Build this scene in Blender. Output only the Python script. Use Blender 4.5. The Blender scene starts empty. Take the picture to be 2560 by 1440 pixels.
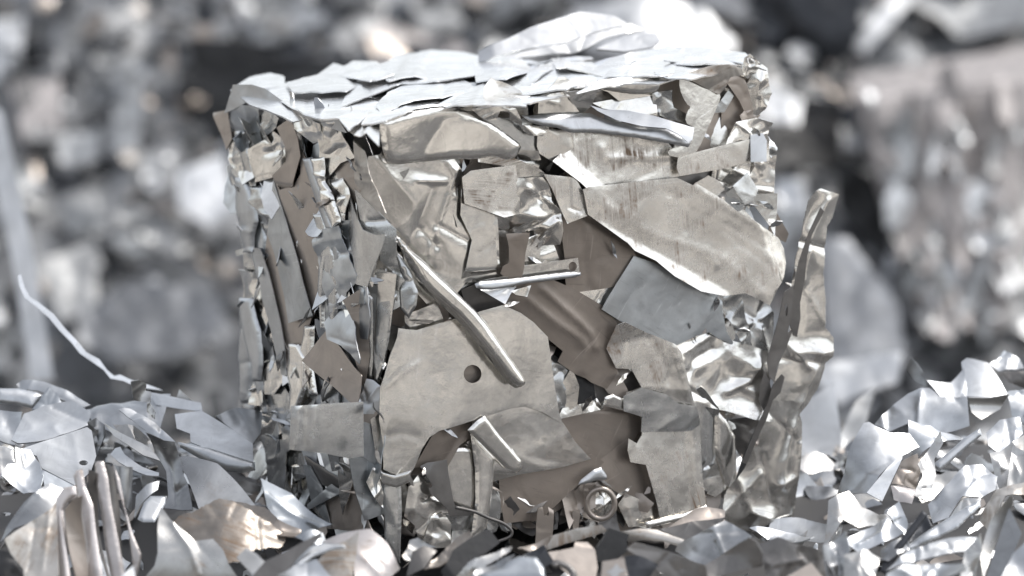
import bpy, math, random
import numpy as np
from mathutils import Vector, Matrix, noise, geometry

R = math.radians
scene = bpy.context.scene
COL = scene.collection

# ------------------------------------------------------------------ camera
CAM_Z, PITCH, FPX = 1.24, R(10.3), 8760.0
cd = bpy.data.cameras.new('camera')
cam = bpy.data.objects.new('camera', cd); COL.objects.link(cam)
cam.location = (0, 0, CAM_Z)
cam.rotation_euler = (R(90) - PITCH, 0, 0)
cd.sensor_width = 36.0
cd.lens = 36.0 * FPX / 2560.0
cd.clip_start, cd.clip_end = 0.05, 4000.0
cd.dof.use_dof = True
cd.dof.focus_distance = 4.80
cd.dof.aperture_fstop = cd.lens / 1000.0 / 0.044
cd.dof.aperture_blades = 0
scene.camera = cam

# ------------------------------------------------------------------ sky, sun, exposure
SUN_EL, SUN_AZ = 60.0, 84.0           # azimuth measured from +Y (behind the bale) towards +X
world = bpy.data.worlds.new('World'); scene.world = world
world.use_nodes = True
wn, wl = world.node_tree.nodes, world.node_tree.links
bgn = wn['Background']
sky = wn.new('ShaderNodeTexSky'); sky.sky_type = 'NISHITA'; sky.sun_disc = False
sky.sun_elevation = R(SUN_EL); sky.sun_rotation = R(SUN_AZ)
sky.dust_density = 2.5; sky.air_density = 1.0; sky.ozone_density = 1.0
hs = wn.new('ShaderNodeHueSaturation'); hs.inputs['Saturation'].default_value = 0.28
wl.new(sky.outputs[0], hs.inputs['Color']); wl.new(hs.outputs[0], bgn.inputs['Color'])
bgn.inputs['Strength'].default_value = 0.15
sl = bpy.data.lights.new('sun', 'SUN'); sl.energy = 0.9; sl.angle = R(12.0); sl.color = (1.0, 0.965, 0.91)
so = bpy.data.objects.new('sun', sl); COL.objects.link(so)
sdir = Vector((math.sin(R(SUN_AZ)) * math.cos(R(SUN_EL)), math.cos(R(SUN_AZ)) * math.cos(R(SUN_EL)), math.sin(R(SUN_EL))))
so.rotation_euler = sdir.to_track_quat('Z', 'Y').to_euler()
so.location = (3, 6, 9)
scene.view_settings.view_transform = 'Standard'
scene.view_settings.look = 'None'
scene.view_settings.exposure = 0.98
scene.view_settings.gamma = 1.0
scene.view_settings.use_curve_mapping = False
scene.cycles.max_bounces = 10
scene.cycles.glossy_bounces = 5
scene.cycles.diffuse_bounces = 4
scene.cycles.sample_clamp_indirect = 6.0

# ------------------------------------------------------------------ pixel geometry
CP, SP = math.cos(PITCH), math.sin(PITCH)
CAM = np.array((0.0, 0.0, CAM_Z))
AX = np.array((0.0, CP, -SP)); UPV = np.array((0.0, SP, CP)); RT = np.array((1.0, 0.0, 0.0))
CROPS = {'A': (500, 0, 3.2), 'B': (1200, 0, 3.2), 'C': (500, 400, 3.2), 'D': (1200, 400, 3.2), 'E': (560, 750, 3.2),
         'F': (1300, 750, 3.2), 'G': (560, 1000, 3.2), 'H': (1300, 1000, 3.2), 'L': (0, 900, 2.667), 'R': (1860, 850, 2.44),
         'S': (0, 0, 1.0)}

def px(crop, pts):
    x0, y0, s = CROPS[crop]
    return np.array([(x0 + p[0] / s, y0 + p[1] / s) for p in pts], float)

def rays(uv):
    uv = np.atleast_2d(uv)
    return AX[None] + RT[None] * ((uv[:, :1] - 1280.0) / FPX) + UPV[None] * ((720.0 - uv[:, 1:2]) / FPX)

def at_depth(x, y, d):
    return CAM + rays(np.array([[x, y]]))[0] * d

class Plane:
    def __init__(s, p, n):
        s.p = np.array(p, float); s.n = np.array(n, float) / np.linalg.norm(n)
    def hit(s, uv, h=0.0):
        d = rays(uv)
        t = (((s.p - CAM) @ s.n) + h) / (d @ s.n)
        return CAM + d * np.reshape(t, (-1, 1))

YAW = R(26)
NT = at_depth(940, 296, 4.70)
FRONT = Plane(NT, (math.sin(YAW), -math.cos(YAW), 0.02))
LEFT = Plane(NT, (-math.cos(YAW), -math.sin(YAW), 0.03))
def on(plane, x, y, h=0.0): return plane.hit(np.array([[x, y]], float), h)[0]
RTOP = on(FRONT, 1905, 180); LTOP = on(LEFT, 580, 232)
TOPN = np.cross(RTOP - NT, LTOP - NT)
TOP = Plane(NT, TOPN if TOPN[2] > 0 else -TOPN)
CORNER = Plane(NT, (math.sin(YAW) - 0.9 * math.cos(YAW), -math.cos(YAW) - 0.9 * math.sin(YAW), 0.03))
MM = 0.00055                                         # metres per photograph pixel at the bale

def bed_depth(y):
    return float(np.interp(y, (690, 880, 940, 1000, 1100, 1200, 1330, 1440), (5.25, 5.2, 5.13, 5.04, 4.9, 4.74, 4.55, 4.36)))

def leaning(pts, tilt=45, yaw=0, depth=None, dd=0.0):
    """A plane through the piece's middle, its normal raised `tilt` degrees and turned `yaw` degrees from the viewer."""
    c = (pts.min(0) + pts.max(0)) / 2
    d = (bed_depth(c[1]) if depth is None else depth) + dd
    t, y = R(tilt), R(yaw)
    return Plane(at_depth(c[0], c[1], d), (math.sin(y) * math.cos(t), -math.cos(y) * math.cos(t), math.sin(t)))

# ------------------------------------------------------------------ materials
MATS = {}
def metal(name, col, metallic=0.95, rough=0.3, stain=0.0, streak=0.3, vary=0.25, speck=0.35, tint=(0.17, 0.11, 0.065), bump=0.25, scratch=0.5):
    m = bpy.data.materials.new(name); m.use_nodes = True
    nt = m.node_tree; N, K = nt.nodes, nt.links
    b = N['Principled BSDF']
    def node(t, **kw):
        n = N.new(t)
        for k, v in kw.items(): setattr(n, k, v)
        return n
    def noisetex(vec, scale, detail=3.0, rough_=0.55, dist=0.0):
        n = node('ShaderNodeTexNoise'); n.inputs['Scale'].default_value = scale; n.inputs['Detail'].default_value = detail
        n.inputs['Roughness'].default_value = rough_; n.inputs['Distortion'].default_value = dist
        K.new(vec, n.inputs['Vector']); return n.outputs['Fac']
    def ramp(v, lo, hi, a=0.0, c=1.0):
        n = node('ShaderNodeMapRange'); n.inputs['From Min'].default_value = lo; n.inputs['From Max'].default_value = hi
        n.inputs['To Min'].default_value = a; n.inputs['To Max'].default_value = c
        K.new(v, n.inputs['Value']); return n.outputs[0]
    def mth(op, a, c):
        n = node('ShaderNodeMath', operation=op)
        for i, v in enumerate((a, c)):
            if isinstance(v, (int, float)): n.inputs[i].default_value = v
            else: K.new(v, n.inputs[i])
        return n.outputs[0]
    def mix(f, a, c):
        n = node('ShaderNodeMix', data_type='RGBA')
        for s, v in ((n.inputs[0], f), (n.inputs[6], a), (n.inputs[7], c)):
            if isinstance(v, (int, float)): s.default_value = v
            elif isinstance(v, tuple): s.default_value = v + (1.0,)
            else: K.new(v, s)
        return n.outputs[2]
    tc = node('ShaderNodeTexCoord'); oi = node('ShaderNodeObjectInfo')
    off = node('ShaderNodeVectorMath', operation='SCALE'); off.inputs[0].default_value = (31.0, 17.0, 11.0); K.new(oi.outputs['Random'], off.inputs['Scale'])
    def shifted(src, sc=(1, 1, 1)):
        mp = node('ShaderNodeVectorMath', operation='MULTIPLY_ADD'); K.new(src, mp.inputs[0]); mp.inputs[1].default_value = sc; K.new(off.outputs[0], mp.inputs[2]); return mp.outputs[0]
    obj = shifted(tc.outputs['Object']); uvs = shifted(tc.outputs['UV'], (9.0, 190.0, 1.0)); uvw = shifted(tc.outputs['UV'], (5.0, 45.0, 1.0)); uvx = shifted(tc.outputs['UV'], (240.0, 14.0, 1.0))
    broad = noisetex(obj, 16.0, 4.0, 0.6, 0.6)
    fine = noisetex(uvs, 1.0, 3.0, 0.7)
    wide = noisetex(uvw, 1.0, 3.0, 0.6)
    cloud = noisetex(obj, 45.0, 5.0, 0.65, 0.4)
    dark = tuple(c * (1 - vary) for c in col); lite = tuple(min(0.96, c * (1 + 0.5 * vary)) for c in col)
    c = mix(ramp(broad, 0.3, 0.7), dark, lite)
    c = mix(mth('MULTIPLY', ramp(wide, 0.35, 0.75), 0.4 * streak), c, tuple(k * 0.72 for k in col))
    # each piece has its own shade
    sh = node('ShaderNodeHueSaturation'); K.new(c, sh.inputs['Color']); K.new(ramp(oi.outputs['Random'], 0, 1, 1 - 0.55 * vary, 1 + 0.35 * vary), sh.inputs['Value']); c = sh.outputs[0]
    # fine pale scratches
    scr = mth('MULTIPLY', ramp(noisetex(uvx, 1.0, 2.0, 0.5, 1.2), 0.66, 0.74), scratch * 0.5)
    c = mix(scr, c, tuple(min(0.95, k * 1.25 + 0.06) for k in col))
    uvy = shifted(tc.outputs['UV'], (16.0, 300.0, 1.0))
    scd = mth('MULTIPLY', ramp(noisetex(uvy, 1.0, 2.0, 0.6, 1.6), 0.64, 0.72), scratch * 0.45)
    c = mix(scd, c, tuple(k * 0.45 for k in col))
    smu = mth('MULTIPLY', ramp(noisetex(obj, 30.0, 6.0, 0.75, 0.8), 0.54, 0.74), 0.22)
    c = mix(smu, c, tuple(k * 0.62 for k in col))
    # dried dirt, dragged along the piece
    sm = mth('MULTIPLY', ramp(noisetex(obj, 22.0, 4.0, 0.7, 0.3), 0.62 - 0.16 * stain, 0.74 - 0.1 * stain), ramp(fine, 0.36, 0.62))
    sm = mth('MULTIPLY', sm, min(1.0, 0.35 + stain) if stain > 0 else 0.18)
    c = mix(sm, c, tint)
    sp = mth('MULTIPLY', ramp(noisetex(obj, 420.0, 2.0, 0.5), 0.70, 0.76), speck)
    c = mix(sp, c, (0.06, 0.05, 0.045))
    K.new(c, b.inputs['Base Color'])
    dirt = mth('MAXIMUM', sm, sp)
    K.new(mth('MULTIPLY', mth('SUBTRACT', 1.0, dirt), metallic), b.inputs['Metallic'])
    r = mth('ADD', rough, mth('MULTIPLY', mth('SUBTRACT', cloud, 0.5), 0.2))
    r = mth('ADD', r, mth('MULTIPLY', mth('SUBTRACT', fine, 0.5), 0.22 * streak))
    r = mth('ADD', r, mth('MULTIPLY', dirt, 0.3)); r = mth('ADD', r, mth('MULTIPLY', smu, 0.25))
    cl = node('ShaderNodeClamp'); cl.inputs['Min'].default_value = 0.1; cl.inputs['Max'].default_value = 0.9; K.new(r, cl.inputs['Value'])
    K.new(cl.outputs[0], b.inputs['Roughness'])
    h = mth('ADD', mth('MULTIPLY', noisetex(obj, 60.0, 3.0, 0.5), 1.0), mth('MULTIPLY', fine, 0.10 * streak))
    h = mth('ADD', h, mth('MULTIPLY', scr, -0.12))
    bp = node('ShaderNodeBump'); bp.inputs['Strength'].default_value = bump; bp.inputs['Distance'].default_value = 0.003
    K.new(h, bp.inputs['Height']); K.new(bp.outputs[0], b.inputs['Normal'])
    MATS[name] = m
    return m

metal('light', (0.82, 0.80, 0.76), 0.97, 0.19, stain=0.12, vary=0.2, bump=0.14, scratch=0.8)
metal('bright', (0.50, 0.51, 0.52), 0.95, 0.38, vary=0.2, streak=0.2, bump=0.08)
metal('white', (0.88, 0.88, 0.875), 0.95, 0.24, stain=.1, vary=0.2, streak=0.2, bump=0.08)  # paler metal putting the bale top's bright light into its colour
metal('grey', (0.58, 0.585, 0.58), 0.94, 0.23, stain=0.15, vary=0.28, bump=0.14, scratch=0.8)
metal('blue', (0.50, 0.525, 0.545), 0.9, 0.32, stain=0.12, vary=0.28, scratch=1.0, bump=0.14)
metal('brown', (0.40, 0.352, 0.312), 0.65, 0.34, vary=0.18, speck=0.25, bump=0.08, streak=0.7, scratch=0.7)
metal('umber', (0.27, 0.232, 0.20), 0.6, 0.36, vary=0.18, speck=0.25, bump=0.08, streak=0.7, scratch=0.9)
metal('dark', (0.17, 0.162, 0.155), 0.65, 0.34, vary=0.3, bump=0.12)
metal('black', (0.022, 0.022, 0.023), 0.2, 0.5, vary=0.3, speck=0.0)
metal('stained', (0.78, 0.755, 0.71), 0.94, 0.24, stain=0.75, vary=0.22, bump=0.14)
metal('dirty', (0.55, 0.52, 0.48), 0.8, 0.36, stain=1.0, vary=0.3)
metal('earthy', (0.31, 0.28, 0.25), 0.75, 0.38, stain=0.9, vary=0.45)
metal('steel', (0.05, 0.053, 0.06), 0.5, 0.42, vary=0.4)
metal('rosy', (0.58, 0.54, 0.52), 0.75, 0.38, stain=0.4, vary=0.3, bump=0.14)
metal('pile_light', (0.50, 0.495, 0.48), 0.95, 0.30, stain=.25, vary=0.3, bump=0.1, scratch=.8)  # pile metals: mostly darker copies, holding down the light there by colour
metal('pile_bright', (0.50, 0.515, 0.53), 0.95, 0.36, vary=0.3, streak=0.2, bump=0.08)
metal('pile_blue', (0.36, 0.38, 0.40), 0.92, 0.34, vary=0.3, bump=0.1)
metal('pile_grey', (0.31, 0.315, 0.32), 0.94, 0.30, vary=0.35, bump=0.1)
metal('far_light', (0.40, 0.405, 0.405), 0.8, 0.46, vary=0.4, bump=0.1)  # far metals: mostly darker copies, dimming the heap's brightness by colour
metal('far_bright', (0.56, 0.57, 0.58), 0.85, 0.44, vary=0.25, bump=0.1)
metal('far_rosy', (0.46, 0.425, 0.41), 0.15, 0.5, vary=0.45, bump=0.1)
metal('far_grey', (0.22, 0.228, 0.24), 0.8, 0.46, vary=0.4, bump=0.1)

# ------------------------------------------------------------------ sheet builder
def chaikin(p, n):
    for _ in range(n):
        q = np.roll(p, -1, 0)
        p = np.stack((0.75 * p + 0.25 * q, 0.25 * p + 0.75 * q), 1).reshape(-1, 2)
    return p

def inside(P, poly):
    x, y = P[:, 0], P[:, 1]; r = np.zeros(len(P), bool)
    a = poly; b = np.roll(poly, -1, 0)
    for (x1, y1), (x2, y2) in zip(a, b):
        if y1 == y2: continue
        c = ((y1 > y) != (y2 > y)) & (x < (x2 - x1) * (y - y1) / (y2 - y1) + x1)
        r ^= c
    return r

def segdist(P, path, closed=True):
    a = path if closed else path[:-1]
    b = np.roll(path, -1, 0) if closed else path[1:]
    d = np.full(len(P), 1e9)
    for p, q in zip(a, b):
        v = q - p; L = v @ v
        t = np.clip(((P - p) @ v) / L, 0, 1) if L > 0 else np.zeros(len(P))
        d = np.minimum(d, np.hypot(*(P - p - t[:, None] * v).T))
    return d

def refine(poly, s, jag, rng):
    out = []
    for p, q in zip(poly, np.roll(poly, -1, 0)):
        n = max(1, int(round(np.hypot(*(q - p)) / s)))
        nn = np.array((-(q - p)[1], (q - p)[0])); L = np.hypot(*nn); nn = nn / L if L else nn
        for i in range(n):
            j = rng.uniform(-jag, jag) if i else 0.0
            out.append(p + (q - p) * i / n + nn * j)
    return np.array(out)

STYLE = {  # (broad amp mm, broad freq, ridged amp mm, ridged freq, folds, fold slope)
    'flat': (1.2, 12, 0.12, 60, 2, 0.035), 'plate': (2.0, 12, 0.3, 45, 2, 0.07), 'dent': (2.6, 14, 1.1, 20, 2, 0.09),
    'crush': (3.2, 15, 3.4, 16, 4, 0.24), 'foil': (5.0, 12, 6.0, 14, 5, 0.38), 'smooth': (1.9, 11, 0.0, 1, 1, 0.02)}

def noise_h(U, style, rng, k=1.0):
    """Height in metres for points U (metres, 2-D)."""
    a, fa, r, fr, nf, fs = STYLE[style]
    sx, sy, sz = rng.uniform(0, 90), rng.uniform(0, 90), rng.uniform(0, 90)
    an = rng.uniform(0.65, 1.5)
    h = np.empty(len(U))
    for i, (x, y) in enumerate(U):
        v = a * noise.noise(Vector((x * fa * an + sx, y * fa / an + sy, sz)))
        if r:
            n1 = noise.noise(Vector((x * fr + sy, y * fr + sx, sz + 7)))
            v += r * (0.5 - min(1.0, 1.6 * abs(n1)))
            if style in ('crush', 'foil'):
                n2 = noise.noise(Vector((x * fr * 2.3 + sx, y * fr * 2.3, sz)))
                v += 0.36 * r * (0.5 - min(1.0, 1.6 * abs(n2)))
        h[i] = v
    h *= 0.001 * k
    lo, hi = U.min(0), U.max(0)
    for _ in range(nf):
        t = rng.uniform(0, math.pi); d = np.array((math.cos(t), math.sin(t)))
        c = lo + (hi - lo) * np.array((rng.uniform(0.25, 0.75), rng.uniform(0.25, 0.75)))
        s = (U - c) @ d
        h += rng.uniform(-fs, fs) * k * (np.sqrt(s * s + 1.5e-6) + s) * 0.5
    size = float(np.hypot(*(hi - lo)))
    for _ in range({'flat': 2, 'plate': 4, 'dent': 7, 'crush': 7, 'foil': 6, 'smooth': 1}[style]):   # short sharp kinks
        c = lo + (hi - lo) * np.array((rng.random(), rng.random())); t = rng.uniform(0, math.pi); L = size * rng.uniform(.06, .28)
        d = np.array((math.cos(t), math.sin(t))); s = (U - c) @ d; q = np.hypot(np.maximum(np.abs(s) - L, 0), (U - c) @ np.array((-d[1], d[0])))
        w = rng.uniform(.0025, .007); am = rng.uniform(.4, 1) * {'flat': .0007, 'plate': .0014, 'dent': .0026, 'crush': .0036, 'foil': .004, 'smooth': .0006}[style]
        h += rng.choice((-1, 1)) * am * k * np.exp(-np.sqrt((q / w) ** 2 + .03))
    if style in ('flat', 'plate', 'dent'):
        for _ in range(rng.choice((0, 1, 1, 2))):                # an edge bent over
            t = rng.uniform(0, 2 * math.pi); d = np.array((math.cos(t), math.sin(t))); pr = U @ d
            s = pr - (pr.max() - rng.uniform(.05, .14) * (pr.max() - pr.min()))
            h += rng.uniform(.2, .6) * rng.choice((-1, -1, 1)) * (np.sqrt(s * s + 1.5e-6) + s) * 0.5
    return h - h.mean()

def raw_sheet(poly, tri_space, rng, holes=(), jag=0.0, smooth=0):
    p = chaikin(poly, smooth) if smooth else poly
    p = refine(p, tri_space, jag, rng)
    hs_ = [refine(np.array(h, float), tri_space * 0.6, 0, rng) for h in holes]
    lo, hi = p.min(0), p.max(0)
    dy = tri_space * 0.866
    G = []
    yy = lo[1]; row = 0
    while yy < hi[1]:
        xx = lo[0] + (0.5 * tri_space if row % 2 else 0)
        while xx < hi[0]:
            G.append((xx + rng.uniform(-.16, .16) * tri_space, yy + rng.uniform(-.16, .16) * tri_space)); xx += tri_space
        yy += dy; row += 1
    G = np.array(G) if G else np.zeros((0, 2))
    if len(G):
        G = G[inside(G, p)]
    if len(G):
        G = G[segdist(G, p) > 0.5 * tri_space]
    for h in hs_:
        if len(G): G = G[~inside(G, h) & (segdist(G, h) > 0.35 * tri_space)]
    V = [Vector(v) for v in p]; E = [(i, (i + 1) % len(p)) for i in range(len(p))]
    for h in hs_:
        o = len(V); V += [Vector(v) for v in h]; E += [(o + i, o + (i + 1) % len(h)) for i in range(len(h))]
    V += [Vector(v) for v in G]
    vo, _, fo, *_r = geometry.delaunay_2d_cdt(V, E, [], 1, 1e-5)
    P = np.array([(v.x, v.y) for v in vo]); T = np.array([f for f in fo if len(f) == 3], int)
    C = P[T].mean(1)
    keep = inside(C, p)
    for h in hs_: keep &= ~inside(C, h)
    T = T[keep]
    used = np.unique(T); rm = -np.ones(len(P), int); rm[used] = np.arange(len(used))
    return P[used], rm[T], p

def solid(W, T, n, thick, UV):
    """Front sheet W/T given a back and a rim; returns verts, faces, uvs per vertex, smooth flags."""
    a, b_, c = W[T[0, 0]], W[T[0, 1]], W[T[0, 2]]
    fn = np.cross(W[T[:, 1]] - W[T[:, 0]], W[T[:, 2]] - W[T[:, 0]])
    if (fn @ n).sum() < 0:
        T = T[:, ::-1]; fn = -fn
    vn = np.zeros_like(W)
    for i in range(3): np.add.at(vn, T[:, i], fn)
    vn /= np.maximum(np.linalg.norm(vn, axis=1, keepdims=True), 1e-12)
    B = W - vn * thick
    cnt = {}
    for t in T:
        for i in range(3):
            e = (int(t[i]), int(t[(i + 1) % 3])); k = (min(e), max(e))
            cnt[k] = None if k in cnt else e
    rim = [e for e in cnt.values() if e]
    nv = len(W)
    verts = list(map(tuple, W)) + list(map(tuple, B)); uv = list(map(tuple, UV)) * 2
    faces = [tuple(map(int, t)) for t in T] + [tuple(int(k) + nv for k in t[::-1]) for t in T]
    sm = [True] * len(faces)
    mp = {}
    for e in rim:
        for k in e:
            if k not in mp:
                mp[k] = len(verts); verts += [tuple(W[k]), tuple(B[k])]; uv += [tuple(UV[k])] * 2
    for i, j in rim:
        faces.append((mp[j], mp[i], mp[i] + 1, mp[j] + 1)); sm.append(True)
    return verts, faces, uv, sm

def make_obj(name, verts, faces, uv, sm, mat, parent=None, extra=None):
    V = np.array(verts); o0 = (V.min(0) + V.max(0)) / 2
    if parent is None: o0[2] = V[:, 2].min()
    me = bpy.data.meshes.new(name)
    me.from_pydata([tuple(v) for v in (V - o0)], [], faces)
    me.polygons.foreach_set('use_smooth', sm)
    ul = me.uv_layers.new(name='UVMap')
    li = np.empty(len(me.loops), int); me.loops.foreach_get('vertex_index', li)
    ul.data.foreach_set('uv', np.array(uv, float)[li].ravel())
    me.materials.append(MATS[mat]); me.update()
    o = bpy.data.objects.new(name, me); COL.objects.link(o)
    if parent is not None:
        o.parent = parent; o.location = Vector(o0) - parent.location
    else: o.location = o0
    return o

SEED = [100]
def piece(name, crop, pts, plane, h=0.0, mat='light', style='plate', parent=None, label=None, cat=None, group=None, k=1.0, tilt=(0, 0),
          pillow=None, curl=None, ridges=(), holes=(), jag=0.0, smooth=0, thick=1.1, space=None, bend=None, seed=None, grain=None, rnd=4.5, grow=0):
    """A metal sheet whose outline is `pts`, lying on `plane`, h mm proud of it (all heights in mm)."""
    SEED[0] += 1
    rng = random.Random(SEED[0] * 77 + 5 if seed is None else seed)
    P0 = px(crop, pts) if crop else np.array(pts, float)
    if isinstance(plane, dict): plane = leaning(P0, **plane)
    sc = CROPS[crop][2] if crop else 1.0
    hs_ = []
    for hh in holes:
        cx, cy, rx, ry = hh
        hs_.append(px(crop, [(cx + rx * math.cos(a), cy + ry * math.sin(a)) for a in np.linspace(0, 2 * math.pi, 22, endpoint=False)]))
    if grow:
        c = P0.mean(0); e = P0.max(0) - P0.min(0); P0 = c + (P0 - c) * (1 + 2 * grow / np.maximum(e, 30))
    ext = P0.max(0) - P0.min(0)
    area = max(1.0, abs(np.sum(P0[:, 0] * np.roll(P0[:, 1], -1) - P0[:, 1] * np.roll(P0[:, 0], -1))) / 2)
    if space is None:
        space = float(np.clip(math.sqrt(area) / 20, 3.0, 8.0))
        if style in ('foil', 'crush', 'dent'): space = min(space, 5.5)
    P, T, outline = raw_sheet(P0, space, rng, hs_, jag, smooth)
    U = P * MM
    c = (P0.min(0) + P0.max(0)) / 2
    q = (P - c) / np.maximum(ext, 1)
    base = h + (tilt[0] + rng.uniform(-rnd, rnd)) * q[:, 0] + (tilt[1] + rng.uniform(-rnd, rnd)) * q[:, 1]
    wr = noise_h(U, style, rng, k)
    if pillow or curl:
        d = segdist(P, outline)
        if pillow:
            e = np.clip(1 - d / pillow[1], 0, 1); wr += (0.9 if h > 36 else 0.5) * pillow[0] * 0.001 * np.sqrt(1 - e * e)
        if curl: wr -= 0.06 * curl[0] * 0.001 * np.exp(-d / (0.7 * curl[1]))
    for path, w, a in ridges:
        d = segdist(P, px(crop, path) if crop else np.array(path, float), False)
        wr += 0.55 * a * 0.001 * np.exp(-np.sqrt((d / (w / sc)) ** 2 + 0.02) * 1.25)
    if bend:                                         # (direction deg, mm at the ends)
        t = R(bend[0]); s = q @ np.array((math.cos(t), math.sin(t))); wr += bend[1] * 0.001 * (4 * s * s)
    W = plane.hit(P, base * 0.001) + plane.n[None] * wr[:, None]
    ga = rng.uniform(0, math.pi) if grain is None else R(grain)
    UV = (U - U.mean(0)) @ np.array(((math.cos(ga), -math.sin(ga)), (math.sin(ga), math.cos(ga))))
    v, f, uv, sm = solid(W, T, plane.n, thick * 0.001, UV)
    o = make_obj(name, v, f, uv, sm, mat, parent)
    if label: o['label'] = label
    if cat: o['category'] = cat
    if group: o['group'] = group
    return o

def free_sheet(rng, size, aspect, frame, style, k=1.0, n=None, thick=0.0012, div=9, spiky=0.35, roll=0.0):
    """A random torn sheet of `size` metres in the frame (origin, x, y, normal); returns raw mesh data."""
    n = n or rng.randint(5, 11)
    an = sorted(rng.uniform(0, 2 * math.pi) for _ in range(n))
    an = [a * 0.5 + 0.5 * (i + 0.5) * 2 * math.pi / n for i, a in enumerate(an)]
    poly = np.array([(math.cos(a) * rng.uniform(1 - spiky, 1) * size / 2, math.sin(a) * rng.uniform(1 - spiky, 1) * size / 2 * aspect) for a in an])
    P, T, _ = raw_sheet(poly, max(size * math.sqrt(aspect) / div, 0.0015), rng, (), size * 0.012, rng.choice((0, 0, 1)))
    if len(T) == 0: return None
    wr = noise_h(P, style, rng, k)
    o, x, y, nn = frame
    if roll:
        kp = roll / size; t = rng.uniform(0, math.pi); c_, s_ = math.cos(t), math.sin(t)
        a_ = P[:, 0] * c_ + P[:, 1] * s_; b_ = -P[:, 0] * s_ + P[:, 1] * c_
        wr = wr - (1 - np.cos(a_ * kp)) / kp; a_ = np.sin(a_ * kp) / kp
        Q = np.stack((a_ * c_ - b_ * s_, a_ * s_ + b_ * c_), 1)
    else: Q = P
    W = o + Q[:, :1] * x + Q[:, 1:] * y + wr[:, None] * nn
    ga = rng.uniform(0, math.pi)
    UV = P @ np.array(((math.cos(ga), -math.sin(ga)), (math.sin(ga), math.cos(ga))))
    return solid(W, T, nn, thick, UV)

def frame_for(o, n, rng, wob=0.0, spin=None):
    n = np.array(n, float) + np.array([rng.gauss(0, wob) for _ in range(3)]); n /= np.linalg.norm(n)
    a = np.cross(n, (0.13, 0.2, 0.97)); a /= np.linalg.norm(a); b = np.cross(n, a)
    t = rng.uniform(0, 2 * math.pi) if spin is None else spin
    return np.array(o, float), a * math.cos(t) + b * math.sin(t), b * math.cos(t) - a * math.sin(t), n

class Batch:
    def __init__(s): s.v, s.f, s.u, s.s = [], [], [], []
    def add(s, data):
        if data is None: return
        o = len(s.v); s.v += data[0]; s.f += [tuple(i + o for i in f) for f in data[1]]; s.u += data[2]; s.s += data[3]
    def obj(s, name, mat, parent=None): return make_obj(name, s.v, s.f, s.u, s.s, mat, parent)

def tube(name, crop, path, plane, h, rad, mat, parent=None, seg=8, closed=False):
    """Round bar or wire through photograph points, h mm (or a list) proud of the plane, rad mm."""
    P0 = px(crop, path)
    if isinstance(plane, dict): plane = leaning(P0, **plane)
    H = np.array(h if isinstance(h, (list, tuple)) else [h] * len(P0), float)
    pts = plane.hit(P0, H * 0.001)
    m = len(pts); n_sub = 5; out = []
    idx = range(m if closed else m - 1)
    for i in idx:
        g = lambda j: pts[j % m] if closed else pts[min(max(j, 0), m - 1)]
        a, b, c, d = g(i - 1), g(i), g(i + 1), g(i + 2)
        for t in np.arange(n_sub) / n_sub:
            out.append(0.5 * ((2 * b) + (-a + c) * t + (2 * a - 5 * b + 4 * c - d) * t * t + (-a + 3 * b - 3 * c + d) * t ** 3))
    if not closed: out.append(pts[-1])
    out = np.array(out); M = len(out)
    tg = np.roll(out, -1, 0) - np.roll(out, 1, 0)
    if not closed: tg[0] = out[1] - out[0]; tg[-1] = out[-1] - out[-2]
    tg /= np.linalg.norm(tg, axis=1, keepdims=True)
    V, F, UV = [], [], []
    for i in range(M):
        b = np.cross(tg[i], plane.n); b /= np.linalg.norm(b); c = np.cross(b, tg[i])
        for j in range(seg):
            a = 2 * math.pi * j / seg
            V.append(tuple(out[i] + (b * math.cos(a) + c * math.sin(a)) * rad * 0.001)); UV.append((i * 0.004, j * 0.002))
    for i in range(M if closed else M - 1):
        for j in range(seg):
            i2 = (i + 1) % M; F.append((i * seg + j, i * seg + (j + 1) % seg, i2 * seg + (j + 1) % seg, i2 * seg + j))
    if not closed: F += [tuple(range(seg))[::-1], tuple(range((M - 1) * seg, M * seg))]
    return make_obj(name, V, F, UV, [True] * len(F), mat, parent)

# ------------------------------------------------------------------ the bale
def root(name, loc, label, cat, group=None):
    o = bpy.data.objects.new(name, None); COL.objects.link(o); o.location = loc; o.empty_display_size = 0.1
    o['label'] = label; o['category'] = cat
    if group: o['group'] = group
    return o

b0 = (on(FRONT, 1400, 1310) + on(LEFT, 640, 1200)) / 2
BALE = root('scrap_bale', (b0[0], b0[1] + 0.1, 0.02), 'cube of crushed bright metal sheets pressed into one block, standing on loose scrap', 'scrap bale')

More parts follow.
